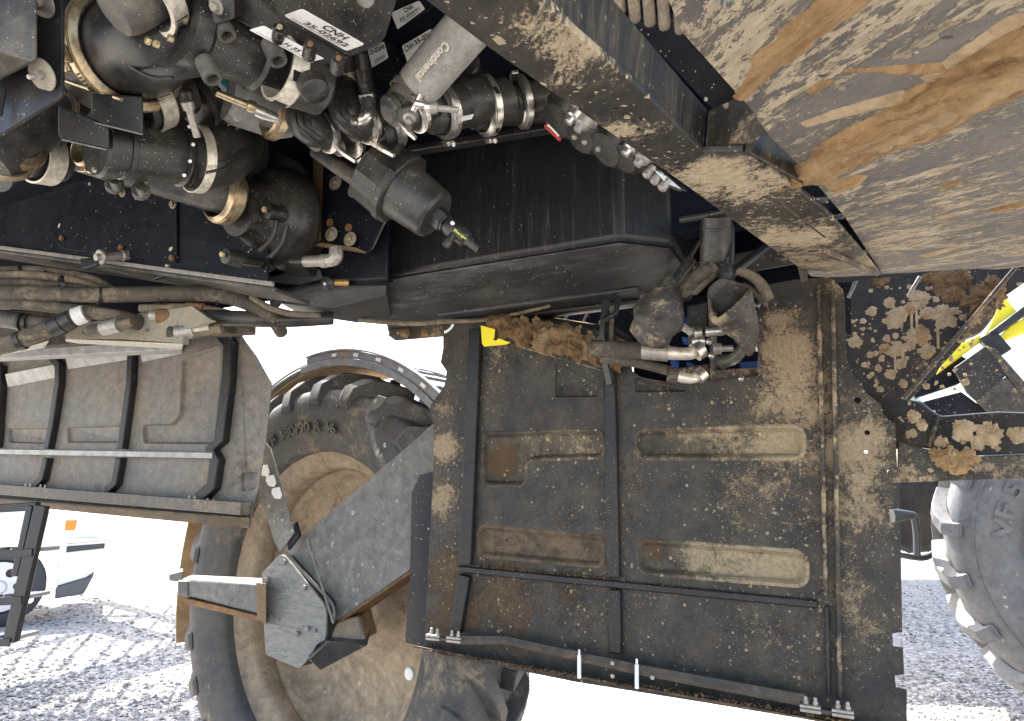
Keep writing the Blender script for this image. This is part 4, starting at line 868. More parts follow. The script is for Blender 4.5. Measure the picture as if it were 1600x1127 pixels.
ob('wall', MB().box(V((-2, 40, 3.2)), V((9, 0, 0)), V((0, 2, 0)), V((0, 0, 3.2))), M.truckw, sh)
ob('roof_edge', MB().box(V((-2, 39.9, 6.75)), V((9.4, 0, 0)), V((0, 2.4, 0)), V((0, 0, .34))), M.shed, sh)
# body slab at right and boom lattice at left, added to shade the ground
def ground_at(px, py): d_ = ray(px, py); return CAMP + d_ * (-CAM_Z / d_.z)
def over(px, py, h): return ground_at(px, py) + sv * (h / sv.z)     # where something h above the ground stands if its shade falls there
nb_ = thing('shade_body', 'dark slab added above the right tyre to shade the gravel', 'body', Fr(over(1450, 980, 2.5)))
ob('shade_shell', MB().prism([over(1380, 905, 2.5), over(1640, 905, 2.5), over(1640, 1040, 2.5), over(1560, 1085, 2.5), over(1300, 1078, 2.5)], UZ * .7), M.black, nb_, .05)
sb = thing('shade_boom', 'unseen boom lattice added to shade the ground at left', 'boom', Fr(over(100, 1020, 3.0)))
def beam2(nm, p, q, wd, h=3.0, hq=None): ob(nm, MB().bar(over(*p, h), over(*q, hq or h), wd, .08), M.ladder, sb)
for nm, p, q, wd in (('shade_plate', (-60, 1112), (330, 1010), .62), ('shade_plate', (-200, 1135), (420, 1120), .30), ('chord', (-40, 968), (330, 960), .14), ('chord', (60, 915), (330, 985), .20), ('chord', (-60, 1040), (240, 960), .12), ('shade_plate', (20, 945), (250, 1000), .42)): beam2(nm, p, q, wd)
for i in range(9):
    x = -40 + i * 42 + rng.uniform(-14, 14)
    beam2('lattice_bar', (x, 1060 - i * 4), (x + 90, 955 - i * 2), .05, 3.12); beam2('lattice_bar', (x + 60, 1070), (x + 20, 1130), .04, 3.12)
for i in range(7): beam2('lattice_bar', (-50 + i * 55 + rng.uniform(-20, 20), 1118 + rng.uniform(-10, 10)), (30 + i * 55, 1090), rng.uniform(.04, .12), 3.2)
# ------------------------------------------------------------ frame rail and fittings, left
FR1 = MF(180, 350, 2.0)
fr_ = thing('frame_rail', 'long dark blue black frame rail with a pale dusty lower flange at left', 'frame rail', FR1)
wl = FR1.pts([(-160, 225), (-160, 372), (0, 392), (140, 412), (280, 428), (418, 446), (418, 200), (200, 180)])
plate('web', FR1, wl, [], 0, .008, M.navy, fr_, .001)
plate('joint_plate', Fr(FR1.w(0, -.006, 0), UX, UN, UZ), roundp(FR1.pts([(86, 268), (86, 372), (100, 390), (280, 412), (279, 262)]), .01, 2), [], -.002, .004, M.navy, fr_, .001)
a, b = FR1.W(-160, 368, -.001), FR1.W(430, 449, -.001)
ob('lower_flange', MB().prism([a, b, b + UN * .13 - UZ * .004, a + UN * .13 - UZ * .004], UZ * -.010), M.greyed, fr_, .002)
ob('flange_lip', MB().prism([a - UN * .012, b - UN * .012, b - UN * .002, a - UN * .002], UZ * .012), M.beamgrey, fr_, .002)
for px, py in ((99, 373), (191, 388), (192, 302), (102, 279), (271, 404), (271, 320)):
    bolt(fr_, FR1.W(px, py, -.010), -UN, .009, M.rust if py > 350 else M.zinc, M.washer if py < 350 else None, 1.4)
for px, py, ln in ((157, 402, 50), (268, 418, 48)):
    lk = ob('cable_stop', MB().prism([at(px - 34, py + 2, 1.93), at(px - 6, py - 1, 1.9), at(px - 6, py + 12, 1.9), at(px - 30, py + 20, 1.92)], UN * .012), M.black, fr_, .004)
    turn('spacer_bolt', px, py, 1.90, 184, 30, [(-ln, .1), (-ln, 9), (-ln * .7, 9), (-ln * .66, 7), (-4, 7), (-4, 12), (0, 12.5), (2, 11), (2, 6), (8, 5.5), (8, .1)], M.ferrule, fr_, 18)
# the bracket in the top-left corner
FA1 = Fr(at(60, 120, .95), V((math.cos(R(8)), -math.sin(R(8)), 0)), V((math.sin(R(8)), math.cos(R(8)), 0)), UZ)
bk1 = thing('corner_bracket', 'smooth black bracket plate with a large washer bolt in the top left corner', 'bracket', FA1)
plate('bracket_plate', FA1, roundp(FA1.pts([(-60, -60), (97, -60), (97, 146), (90, 154), (0, 209), (-60, 246)]), .004, 3), [], 0, .006, M.black, bk1, .001)
ob('lit_lip', MB().prism([FA1.W(-60, 246, .0062), FA1.W(92, 152, .0062), FA1.W(92, 147, .02), FA1.W(-60, 240, .02)], UZ * .003), M.lightpan, bk1)  # pale colour stands for the light on the bracket's lower edge
hx([(-40, -40, .88), (58, -40, .90), (58, 90, .90), (50, 98, .9), (-40, 66, .88)], [(-40, -40, .945), (58, -40, .945), (58, 96, .945), (50, 100, .945), (-40, 150, .945)], 'cover_box', M.greyed, bk1, .004)
for px, py, lab in ((66, 117, 'lower washer bolt'), (64, 2, 'upper washer bolt')):
    a_ = axv(px, py, 190, 40)
    b_ = bolt(bk1, at(px, py, .935), a_, .007, M.ferrule, M.washer, 3.4, 1.3)
    ob('bolt_thread', MB().lathe(at(px, py, .935), a_, [(.011, .0003), (.011, .0042), (.022, .0042), (.024, .003), (.024, .0003)], 12), M.ferrule, b_)
ob('edge_slot', MB().box(at(3, 160, .945), V((.003, 0, 0)), V((0, .0015, 0)), V((0, 0, .022))), M.dark, bk1)

# ------------------------------------------------------------ big elbow with its clamp
el = thing('intake_elbow', 'fat black rubber elbow in a wide brassy clamp near the top left', 'elbow', Fr(at(220, 80, 1.2)))
pipe('elbow_hose', [(165, 112, 1.34, 66), (196, 84, 1.23, 74), (222, 72, 1.16, 74), (265, 58, 1.10, 66), (325, 64, 1.12, 52)], M.rubber, el, 8, 28)
clamp(el, 200, 80, 1.20, 86, 22, 58, 26, M.gold, hang=188, slots=(203, 250, 17), t=4, dark=M.dark, screw=1.3)
pipe('moulded_rib', [(168, 46, 1.12, 3), (190, 90, 1.10, 3), (230, 118, 1.09, 3), (270, 122, 1.09, 3)], M.rubber, el, 6, 10)
clamp(el, 236, 158, 1.29, 44, 200, 28, 26, M.band, hang=None, slots=(20, 50, 8), t=2.5, lip=False, dark=M.dark)
turn('outlet_pipe', 236, 158, 1.29, 200, 28, [(-60, .1), (-60, 40), (26, 40), (26, 34), (10, 34), (10, .1)], M.rubber, el, 28)
# round dark pipe end and pale clamp at the top edge
te = thing('capped_pipe', 'black pipe end with a pale worm clamp cut by the top edge of the picture', 'pipe', Fr(at(220, 10, 1.0)))
turn('pipe_end', 225, -6, 1.0, 208, 22, [(-70, .1), (-70, 40), (16, 42), (44, 40), (58, 34), (60, .1)], M.greyed, te, 30)
clamp(te, 240, -2, 1.0, 46, 208, 30, 30, M.band, t=8, lip=False, slots=(330, 358, 6), dark=M.dark)

# ------------------------------------------------------------ control valve with the white labels
va = thing('control_valve', 'large black control valve with two white labels at the top of the picture', 'valve', Fr(at(420, 60, 1.08)))
turn('valve_body', 352, 70, 1.10, 155, 24, [(-135, .1), (-135, 40), (-90, 46), (-86, 52), (-52, 54), (-46, 48), (36, 50), (44, 58), (62, 60), (70, 58), (72, .1)], M.casting, va, 44)
turn('end_cap', 470, 125, 1.13, 155, 24, [(-52, .1), (-50, 22), (-36, 42), (10, 46), (10, .1)], M.casting, va, 36)
turn('cap_boss', 492, 142, 1.09, 290, 55, [(-20, 24), (2, 22), (6, 17), (7, .1)], M.casting, va, 24)
clamp(va, 447, 112, 1.115, 47, 155, 24, 30, M.band, t=4, lip=False, slots=(335, 20, 7), dark=M.dark)
for px, py in ((293, 34), (271, 62), (249, 71), (236, 66)): bolt(va, at(px, py, 1.02), axv(px, py, 155, 24), .0062, M.zinc, None, hh=1.2)
for px, py in ((353, 53), (433, 92), (331, 120)):
    turn('drain_boss', px, py, 1.04, 288, 46, [(-34, .1), (-34, 15), (3, 15), (5, 14), (5, 9), (-8, 8.5), (-8, .1)], M.greyed, va, 24)
nrm_up = V((0, .10, .17))
def slab(pts, vec, nm, mat, par, bev=.003): return ob(nm, MB().prism([at(*p) for p in pts], vec), mat, par, bev, seg=3)
slab([(388, -60, .98), (412, 6, 1.02), (430, 24, 1.05), (536, 88, 1.10), (552, 90, 1.10), (592, 74, 1.06), (602, 60, 1.04), (640, -60, .95)], V((0, .02, .16)), 'motor_housing', M.casting, va, .006)
slab([(326, -10, 1.04), (326, 34, 1.05), (340, 42, 1.05), (372, 34, 1.06), (500, 104, 1.11), (520, 100, 1.115), (545, 92, 1.11), (420, 10, 1.04), (380, -30, 1.0)], V((0, .06, .10)), 'valve_cover', M.casting, va, .004)
slab([(322, -20, 1.0), (326, 28, 1.015), (336, 40, 1.02), (366, 30, 1.02), (368, -30, 1.0)], V((0, .05, .05)), 'cover_lug', M.casting, va, .004)
bolt(va, at(338, 9, .995), axv(338, 9, 200, 40), .008, M.ferrule, M.washer, 1.7)
for i, (px, py, m_) in enumerate(((437, 43, M.zinc), (485, 70, M.rust), (529, 92, M.rust))):
    turn('screw_boss', px, py, 1.000, 75, 55, [(-30, .1), (-30, 11), (0, 10), (1, .1)], M.casting, va, 18)
    bolt(va, at(px, py, .995), axv(px, py, 75, 60), .0050, m_, None, hh=.5)
L1 = [at(443, 24.5, 1.000), at(541, 80, 1.045), at(570, 69.5, 1.015), at(472, 14, .970)]
s1 = sticker('label_plate', L1, M.label, va, .12)
printq('printed_text', L1, 'CNH', .42, .78, .56, .94, M.print, s1)
printq('printed_text', L1, '35-02692', .24, .92, .20, .49, M.print, s1)
stripes('fine_print', L1, [(.10 + .03 * i, .12 + .03 * i, .11, .15) for i in range(26)] + [(.42, .60, .56, .575)], M.print, s1)
L2 = [at(389, 47, 1.012), at(484, 97, 1.052), at(507, 92, 1.045), at(412, 40, 1.005)]
s2 = sticker('label_plate', L2, M.label, va, .1)
printq('printed_text', L2, 'H 35', .47, .72, .30, .66, M.print, s2); printq('printed_text', L2, '03', .84, .93, .45, .78, M.print, s2)
stripes('fine_print', L2, [(.08 + .035 * i, .10 + .035 * i, .14, .20) for i in range(24)], M.print, s2)
tp = turn('top_plug', 572, -2, 1.0, 265, 60, [(-10, .1), (-10, 16), (4, 14), (8, 10), (8, .1)], M.ferrule, va, 18)
# boxes further in, each with its part number label
FV = MF(640, 60, 1.45)
for nm, lab, P, back, Lq, tx in (
    ('valve_box', 'dark valve box with its label uppermost beside the cross beam', [(596, -14, 1.21), (606, 34, 1.21), (618, 49, 1.21), (672, 19, 1.21), (688, -14, 1.21)], .03, [(621, 46), (664, 14), (655, 1), (611, 20)], (('CNH', .40, .72, .58, .92), ('35-02691', .16, .86, .22, .46))),
    ('valve_box', 'dark valve box whose label is partly hidden by the grey hose', [(612, 66, 1.42), (622, 100, 1.42), (640, 120, 1.42), (720, 90, 1.38), (700, 40, 1.36), (676, 40, 1.37)], .2, [(637, 99), (690, 70), (675, 44), (628, 72)], (('CNH', .04, .32, .56, .92), ('35-0269', .36, 1.0, .62, .92))),
    ('valve_box', 'dark valve box with a narrow label behind the black cable plug', [(560, 60, 1.40), (566, 130, 1.40), (600, 150, 1.42), (640, 116, 1.4), (612, 62, 1.38)], .2, [(581, 106), (607, 90), (600, 65), (574, 75)], (('35-02698', .08, .95, .58, .86),))):
    vb = thing(nm, lab, 'valve', Fr(at(*P[0])), 'labelled valve boxes')
    ob('box_body', MB().prism([at(*p) for p in P], V((.02, back, .10))), M.navy, vb, .006, seg=3)
    Yl = min(p[2] for p in P) - .02
    Qd = [at(a, b, Yl) for a, b in Lq]; sk = sticker('label_plate', Qd, M.label, vb, .08)
    for body, u0, u1, v0, v1 in tx: printq('printed_text', Qd, body, u0, u1, v0, v1, M.print, sk)
    stripes('fine_print', Qd, [(.22 + .035 * i, .22 + .035 * i + rng.uniform(.008, .022), .07, .17 if 'narrow' not in lab else .30) for i in range(18)], M.print, sk)
pipe('box_rib', [(600, 118, 1.36, 5), (650, 112, 1.35, 5), (690, 92, 1.33, 5)], M.navy, vb, 5, 10)

# ------------------------------------------------------------ canister, black boxes and pipes below the elbow
cn = thing('line_canister', 'ribbed black canister with a pale end band below the big elbow', 'canister', Fr(at(250, 240, 1.36)))
turn('canister_body', 240, 237, 1.36, 171, 26, [(-72, .1), (-72, 49), (-40, 50), (-38, 46), (-34, 45), (-32, 47), (42, 46), (44, 49), (52, 49), (53, 47), (60, 47), (61, 50), (82, 50), (86, 46), (88, .1)], M.casting, cn, 48)
for px, py in ((190, 217), (180, 244), (166, 261), (150, 266)): bolt(cn, at(px, py, 1.28), axv(px, py, 171, 26), .0055, M.steel, None, hh=1.0)
clamp(cn, 306, 248, 1.385, 51, 171, 26, 15, M.band, t=2, lip=False)
for q in range(4): turn('groove_stud', *[(296, 198), (302, 226), (297, 252), (288, 274)][q], 1.31, 0, 80, [(-2, .1), (-2, 3), (2, 2.5), (2, .1)], M.white, cn, 8)
for px, py in ((181, 281), (222, 291), (287, 199)): turn('drain_boss', px, py, 1.36, 100, 60, [(-20, .1), (-20, 10), (4, 10), (4, 5), (-4, 5), (-4, .1)], M.casting, cn, 16)
rb = thing('rubber_elbow', 'black speckled rubber elbow curving down behind the canister clamp', 'elbow', Fr(at(350, 230, 1.45)))
pipe('elbow_hose', [(290, 246, 1.40, 46), (330, 248, 1.44, 47), (362, 228, 1.50, 44), (372, 196, 1.58, 40), (366, 160, 1.68, 38)], M.rubber, rb, 8, 28)
pipe('mould_seam', [(322, 270, 1.33, 2.5), (350, 262, 1.36, 2.5), (376, 240, 1.42, 2.5), (386, 205, 1.5, 2.5)], M.rubber, rb, 6, 8)
sk_ = thing('suction_pipe', 'dusty black pipe running right to the round pump housing', 'pipe', Fr(at(200, 265, 1.55)))
pipe('pipe', [(40, 205, 1.50, 33), (120, 234, 1.55, 33), (220, 264, 1.60, 33), (372, 309, 1.67, 33)], M.greyed, sk_, 3, 28)
clamp(sk_, 350, 304, 1.655, 42, 165, 32, 28, M.gold, t=3, hang=None)
clamp(sk_, 66, 245, 1.46, 40, 168, 32, 28, M.band, t=3, lip=False)
turn('pipe_cuff', 62, 243, 1.46, 168, 32, [(-34, .1), (-34, 36), (24, 37), (24, 30), (0, 30), (0, .1)], M.rubber, sk_, 32)
for q in ((177, 287), (219, 297)): turn('pipe_lug', q[0], q[1], 1.50, 100, 65, [(-12, .1), (-12, 13), (3, 12), (3, 6), (-3, 6), (-3, .1)], M.greyed, sk_, 18)
le = thing('moulded_elbow', 'dusty grey moulded elbow with brassy rings at the left edge', 'elbow', Fr(at(40, 210, 1.4)))
pipe('elbow_body', [(110, 206, 1.42, 16), (80, 196, 1.38, 30), (48, 200, 1.34, 42), (10, 225, 1.30, 46), (-30, 262, 1.26, 46)], M.greyed, le, 8, 28)
clamp(le, 8, 222, 1.29, 50, 62, 36, 18, M.gold, t=4)
clamp(le, -10, 240, 1.27, 52, 62, 36, 10, M.gold, t=3, lip=False)
clamp(le, 84, 180, 1.40, 40, 130, 40, 16, M.gold, t=3, slots=(200, 260, 10), dark=M.dark)
clamp(le, 136, 238, 1.34, 22, 160, 34, 22, M.gold, t=2, hang=270)
printq('moulded_text', [at(36, 224, 1.20), at(78, 216, 1.22), at(74, 204, 1.22), at(34, 210, 1.20)], '15', .1, .5, .1, .9, M.print, le) if False else None
for i, (P, lab) in enumerate((([(142, 146, 1.16), (142, 186, 1.17), (150, 192, 1.17), (224, 210, 1.20), (224, 150, 1.18)], 'upper of the two small black boxes under the brassy clamp'), ([(91, 164, 1.14), (91, 212, 1.15), (98, 218, 1.16), (168, 234, 1.19), (171, 230, 1.19), (171, 196, 1.18)], 'lower of the two small black boxes left of the canister'))):
    bx_ = thing('relay_box', lab, 'box', Fr(at(*P[0])), 'small black boxes')
    ob('box_front', MB().prism([at(*p) for p in P], ray(P[0][0], P[0][1]) * .07), M.black, bx_, .003, seg=3)
    ob('box_lip', MB().prism([at(*P[2]) + V((0, -.003, -.0005)), at(*P[3]) + V((0, -.003, -.0005)), at(*P[3]) + ray(P[3][0], P[3][1]) * .05 + V((0, 0, .003)), at(*P[2]) + ray(P[2][0], P[2][1]) * .05 + V((0, 0, .003))], V((0, 0, -.003))), M.beamgrey, bx_)
dr = thing('background_pipe', 'dark brushed pipe behind the big elbow at the left', 'pipe', Fr(at(130, 140, 1.5)))
pipe('pipe', [(60, 190, 1.40, 44), (130, 150, 1.48, 44), (190, 120, 1.55, 44)], M.greyed, dr, 3, 24)
pipe('wire_rod', [(98, 125, 1.20, 3.5), (150, 143, 1.18, 3.5), (190, 156, 1.17, 3.5)], M.gold, dr, 3, 10)
pipe('wire_rod', [(96, 8, 1.30, 4), (110, 14, 1.31, 4), (140, 26, 1.33, 4)], M.hoset, dr, 3, 10)
# T-bolt clamp, blue-green tape and white ring in the middle of the cluster
fg = thing('flexible_joint', 'black ribbed joint wrapped with white and teal tape between canister and valve', 'joint', Fr(at(340, 165, 1.4)))
turn('ribbed_joint', 330, 150, 1.40, 205, 30, [(-60, .1), (-60, 40), (-10, 40), (-8, 45), (-2, 45), (0, 41), (8, 41), (10, 46), (16, 46), (18, 42), (26, 42), (28, 47), (36, 47), (38, .1)], M.rubber, fg, 36)
clamp(fg, 334, 152, 1.395, 43, 205, 30, 14, M.label, t=2.5, lip=False)
turn('tape_wrap', 345, 158, 1.4, 205, 30, [(-8, 44), (-8, 46.5), (6, 46.5), (6, 44)], M.teal, fg, 36, True)
turn('grey_cuff', 400, 166, 1.40, 160, 20, [(-62, .1), (-62, 30), (-40, 40), (30, 40), (46, 34), (48, .1)], M.conti, fg, 32)
clamp(fg, 432, 172, 1.36, 42, 160, 22, 20, M.gold, t=3)
tb_ = thing('tee_bolt', 'steel T bolt clamp rod pointing down in front of the canister', 'bolt', Fr(at(300, 180, 1.2)))
turn('bolt_rod', 296, 172, 1.20, 98, 8, [(-42, .1), (-42, 5), (-41, 6), (0, 6), (0, 9), (12, 10), (14, .1)], M.ferrule, tb_, 14)
turn('bolt_socket', 294, 156, 1.20, 98, 8, [(-8, .1), (-8, 9), (-4, 10), (12, 11), (16, 8), (17, .1)], M.casting, tb_, 14)
tb2 = thing('tee_bolt', 'steel T bolt clamp rod lying almost level under the valve', 'bolt', Fr(at(380, 155, 1.2)))
turn('bolt_rod', 395, 168, 1.22, 157, 6, [(-4, .1), (-4, 9), (2, 10), (8, 9), (10, 6), (54, 5.5), (55, 4), (55, .1)], M.gold, tb2, 14)
turn('bolt_link', 418, 180, 1.22, 157, 6, [(-18, .1), (-16, 7), (6, 10), (18, 9), (20, .1)], M.steel, tb2, 14)
# ------------------------------------------------------------ pump
pu = thing('centrifugal_pump', 'round black cast pump housing with zinc bolts left of the tank', 'pump', Fr(at(405, 340, 1.75)))
pa = (168, 36)
turn('volute', 405, 334, 1.74, *pa, [(-66, .1), (-66, 60), (-58, 74), (-44, 80), (-28, 79), (-12, 74), (2, 60), (12, 47), (24, 42), (40, 41), (40, .1)], M.casting, pu, 56)
slab([(432, 236, 1.78), (462, 250, 1.76), (468, 300, 1.76), (484, 335, 1.75), (478, 352, 1.75), (466, 372, 1.76), (458, 412, 1.77), (418, 412, 1.79), (400, 360, 1.80), (410, 250, 1.80)], V((.03, .12, 0)), 'back_cover', M.casting, pu, .008)
slab([(352, 404, 1.72), (366, 412, 1.71), (406, 418, 1.71), (412, 408, 1.72), (356, 396, 1.72)], V((0, .1, .02)), 'foot', M.casting, pu, .005)
for px, py, Y in ((416, 328, 1.64), (350, 398, 1.68), (360, 262, 1.68)): 
    turn('bolt_lug', px, py + 2, Y, *pa, [(-30, .1), (-30, 14), (-2, 12), (0, .1)], M.casting, pu, 16)
    bolt(pu, at(px, py, Y - .005), axv(px, py, *pa), .0075, M.zinc, None, hh=1.0)
for k in range(5):
    q = R(200 + k * 22); 
pipe('casting_rib', [(432, 345, 1.66, 4), (425, 372, 1.67, 4), (405, 392, 1.68, 4)], M.casting, pu, 5, 10)
pipe('casting_rib', [(448, 352, 1.67, 4), (440, 380, 1.68, 4), (422, 402, 1.69, 4)], M.casting, pu, 5, 10)
ol = thing('outlet_fitting', 'silver hydraulic elbow fitting under the pump bracket', 'fitting', Fr(at(500, 405, 1.72)))
pipe('hose_tail', [(456, 409, 1.74, 8), (478, 409, 1.73, 8)], M.black, ol, 1, 16)
pipe('crimp_tube', [(476, 409, 1.73, 9), (500, 408, 1.72, 9), (502, 408, 1.72, 11), (510, 408, 1.72, 11)], M.ferrule, ol, 1, 18)
pipe('elbow_body', [(508, 408, 1.72, 10), (520, 406, 1.715, 11), (525, 400, 1.71, 11), (525, 388, 1.71, 10)], M.ferrule, ol, 5, 8, sharp=20)
bk2 = thing('pump_bracket', 'brown rusty angle bracket with washers beside the filter', 'bracket', MF(520, 330, 1.8))
FK = MF(520, 330, 1.80)
plate('back_plate', FK, FK.pts([(492, 245), (489, 378), (498, 386), (575, 394), (603, 338), (640, 240)]), [], 0, .006, M.navy, bk2, .001)
ob('rusty_edge', MB().prism([FK.W(489, 250, -.001), FK.W(489, 380, -.001), FK.W(500, 376, -.02), FK.W(504, 250, -.02)], UX * .003), M.rustb, bk2)
ob('rusty_edge', MB().prism([FK.W(489, 382, -.001), FK.W(572, 394, -.001), FK.W(556, 387, -.02), FK.W(500, 379, -.02)], UZ * -.004), M.rustb, bk2)
pipe('edge_wire', [(575, 393, 1.76, 1.6), (582, 388, 1.76, 1.6), (605, 340, 1.72, 1.6)], M.greyed, bk2, 1, 8)
for px, py in ((524, 286), (553, 298), (518, 366), (547, 374)):
    bolt(bk2, FK.W(px, py, -.012), -UN, .0085, M.zinc, M.washer, 2.35)
    if py > 350: ob('slot_rust', MB().lathe(FK.W(px - 2, py - 18, -.003), -UN, [(0, .0003), (0, .011), (.004, .010), (.004, .0003)], 14), M.rust, bk2)
# ------------------------------------------------------------ filter
fi = thing('line_filter', 'black cylindrical line filter slanting down in front of the tank with a small valve', 'filter', Fr(at(640, 300, 1.42)))
ft = (-37.5, 24); s_ = sz(640, 300, 1.42)
turn('filter_collar', 606, 281, 1.42, *ft, [(-34, .1), (-34, 46), (-28, 56), (16, 58), (18, 61), (28, 61), (30, 57), (32, .1)], M.casting, fi, 12, sharp=20)
turn('filter_bowl', 650, 314, 1.41, *ft, [(-30, .1), (-30, 47), (34, 41), (38, 40), (42, 36), (43, .1)], M.poly, fi, 48)
turn('bowl_neck', 688, 342, 1.40, *ft, [(-14, .1), (-14, 18), (8, 17), (8, 15), (12, 15), (12, .1)], M.black, fi, 6, sharp=20)
vv = thing('drain_valve', 'small black quarter turn valve with yellow lettering under the filter bowl', 'valve', Fr(at(716, 366, 1.38)))
turn('valve_body', 712, 361, 1.385, *ft, [(-18, .1), (-18, 13), (-12, 15), (20, 14), (24, 12), (26, 10), (27, .1)], M.black, vv, 24)
turn('valve_nozzle', 738, 381, 1.375, *ft, [(-10, .1), (-10, 8), (16, 7), (16, 4.5), (6, 4), (6, .1)], M.black, vv, 18)
turn('valve_lever', 700, 379, 1.37, 235, 20, [(-16, .1), (-16, 6), (-2, 6), (0, 8), (7, 7), (8, .1)], M.black, vv, 10)
QV = [at(729, 379, 1.358), at(705, 361, 1.358), at(709, 355, 1.36), at(733, 373, 1.36)]
printq('printed_text', [QV[1], QV[0], QV[0] + (QV[1] - QV[2]) * -1, QV[1] + (QV[2] - QV[1])], 'Banjo', .1, .9, .1, .9, M.yprint, vv)
ob('logo_dot', MB().lathe(at(707, 349, 1.366), axv(707, 349, 60, 62), [(0, .0003), (0, .0046), (.001, .0044), (.001, .0003)], 16), M.white, vv)
fp = thing('filter_feed_pipe', 'slim dusty pipe running from the couplings to the filter', 'pipe', Fr(at(530, 262, 1.5)))
pipe('pipe', [(494, 236, 1.52, 12), (530, 262, 1.50, 12), (575, 292, 1.47, 13)], M.greyed, fp, 2, 20)

# ------------------------------------------------------------ row of couplings
def coupling(label, px, py, Y, r, ang, tilt, hang=None, mat=M.steel, w_=15, body=None, k=None, slots=None, inner=True, t_=3):
    c_ = thing('coupling', label, 'coupling', Fr(at(px, py, Y)), 'clamped pipe couplings in front of the tank')
    clamp(c_, px, py, Y, r, ang, tilt, w_, mat, hang=hang, slots=slots, dark=M.dark, t=t_)
    turn('coupling_body', px, py, Y, ang, tilt, [(-40, .1), (-40, r * .80), (-14, r * .82), (-12, r * .9), (6, r * .9), (8, r * .80), (26, r * .76), (28, r * .5), (28, .1)], M.rubber, c_, 32)
    return c_
c1 = coupling('leftmost bright steel coupling ring of the row', 506, 206, 1.36, 29, 205, 34, mat=M.steel)
pipe('ribbed_elbow', [(486, 160, 1.32, 26), (474, 184, 1.31, 27), (488, 202, 1.32, 26), (506, 208, 1.36, 25)], M.rubber, c1, 7, 24)
for d_ in (0, 10, 20): pipe('elbow_rib', [(462 + d_, 176 - d_ * .5, 1.26, 1.8), (466 + d_, 196, 1.26, 1.8), (482 + d_, 212 - d_ * .3, 1.27, 1.8), (496 + d_ * .5, 220 - d_ * .6, 1.30, 1.8)], M.rubber, c1, 5, 8)
c2 = coupling('second steel coupling ring, low behind the leftmost one', 541, 210, 1.42, 33, 210, 32, hang=300, mat=M.steel)
c3 = coupling('third steel coupling ring, under the silver elbow and cable plug', 568, 190, 1.34, 31, 205, 36, mat=M.steel)
pipe('ribbed_elbow', [(538, 140, 1.36, 22), (536, 160, 1.31, 25), (546, 182, 1.30, 26), (566, 194, 1.33, 26)], M.rubber, c3, 7, 24)
for d_ in (0, 11, 22): pipe('elbow_rib', [(516 + d_, 158 - d_ * .3, 1.25, 1.8), (522 + d_, 182 - d_ * .2, 1.25, 1.8), (538 + d_, 200 - d_ * .4, 1.26, 1.8), (556 + d_ * .4, 210 - d_ * .6, 1.29, 1.8)], M.rubber, c3, 5, 8)
clamp(c3, 538, 118, 1.37, 20, 92, 12, 16, M.gold, t=2, lip=False, slots=(250, 290, 6), dark=M.dark)
turn('riser_pipe', 538, 118, 1.37, 92, 12, [(-30, .1), (-30, 18), (40, 18), (40, .1)], M.rubber, c3, 24)
c4 = coupling('fourth steel coupling ring, with a loose strap end hanging down', 608, 200, 1.38, 31, 208, 34, hang=285, mat=M.steel)
ob('strap_end', MB().tube([at(580, 222, 1.34), at(596, 232, 1.33), at(616, 243, 1.32)], [.006, .006, .005], 4), M.steel, c4, sharp=20)
ob('strap_end', MB().tube([at(520, 222, 1.36), at(538, 240, 1.35), at(556, 252, 1.34)], [.006, .006, .005], 4), M.steel, c2, sharp=20)
c5 = coupling('fifth coupling ring, smallest, under the end of the grey hose', 650, 178, 1.24, 25, 205, 36, mat=M.steel, hang=None)
turn('valve_knuckle', 624, 168, 1.25, 205, 30, [(-24, .1), (-24, 20), (-10, 24), (4, 25), (6, 21), (10, 26), (18, 25), (20, 18), (26, 14), (26, .1)], M.greyed, c5, 30)
turn('knuckle_plug', 640, 184, 1.20, 250, 50, [(-10, .1), (-10, 12), (2, 10), (4, 6), (10, 5), (10, .1)], M.ferrule, c5, 14)
ob('strap_end', MB().tube([at(625, 192, 1.22), at(640, 208, 1.21), at(650, 217, 1.21)], [.005, .005, .004], 4), M.steel, c5, sharp=20)
c6 = coupling('sixth coupling ring, large, left end of the dusty valve body', 690, 172, 1.33, 41, 198, 34, hang=262, mat=M.steel, w_=18)
vb_ = thing('valve_spool', 'dusty black round valve section between the two largest coupling rings', 'valve', Fr(at(724, 158, 1.36)))
turn('spool_body', 724, 160, 1.37, 192, 30, [(-36, .1), (-36, 37), (-22, 39), (24, 38), (30, 35), (30, .1)], M.casting, vb_, 40)
slab([(700, 100, 1.36), (712, 132, 1.36), (724, 132, 1.36), (748, 108, 1.36), (750, 88, 1.36), (716, 84, 1.36)], V((0, .06, .01)), 'spool_lug', M.casting, vb_, .006)
bolt(vb_, at(722, 102, 1.345), axv(722, 102, 250, 45), .008, M.ferrule, None)
QS = [at(720, 190, 1.30), at(737, 186, 1.30), at(741, 178, 1.30), at(723, 182, 1.30)]
sticker('label_plate', QS, M.label, vb_, .05)
c7 = coupling('seventh coupling ring, largest, right end of the dusty valve body', 757, 164, 1.42, 44, 190, 28, hang=278, mat=M.steel, w_=18, slots=(335, 20, 9))
c8 = coupling('rightmost coupling ring, narrow, with its screw box on top left', 815, 160, 1.50, 36, 188, 20, hang=150, mat=M.steel, w_=14, slots=(185, 235, 12))
ext = thing('outlet_pipe', 'smooth black pipe passing right from the last coupling under the cross beam', 'pipe', Fr(at(840, 160, 1.5)))
pipe('pipe', [(770, 166, 1.46, 30), (815, 164, 1.52, 31), (850, 158, 1.52, 33), (900, 152, 1.52, 30)], M.casting, ext, 4, 28)
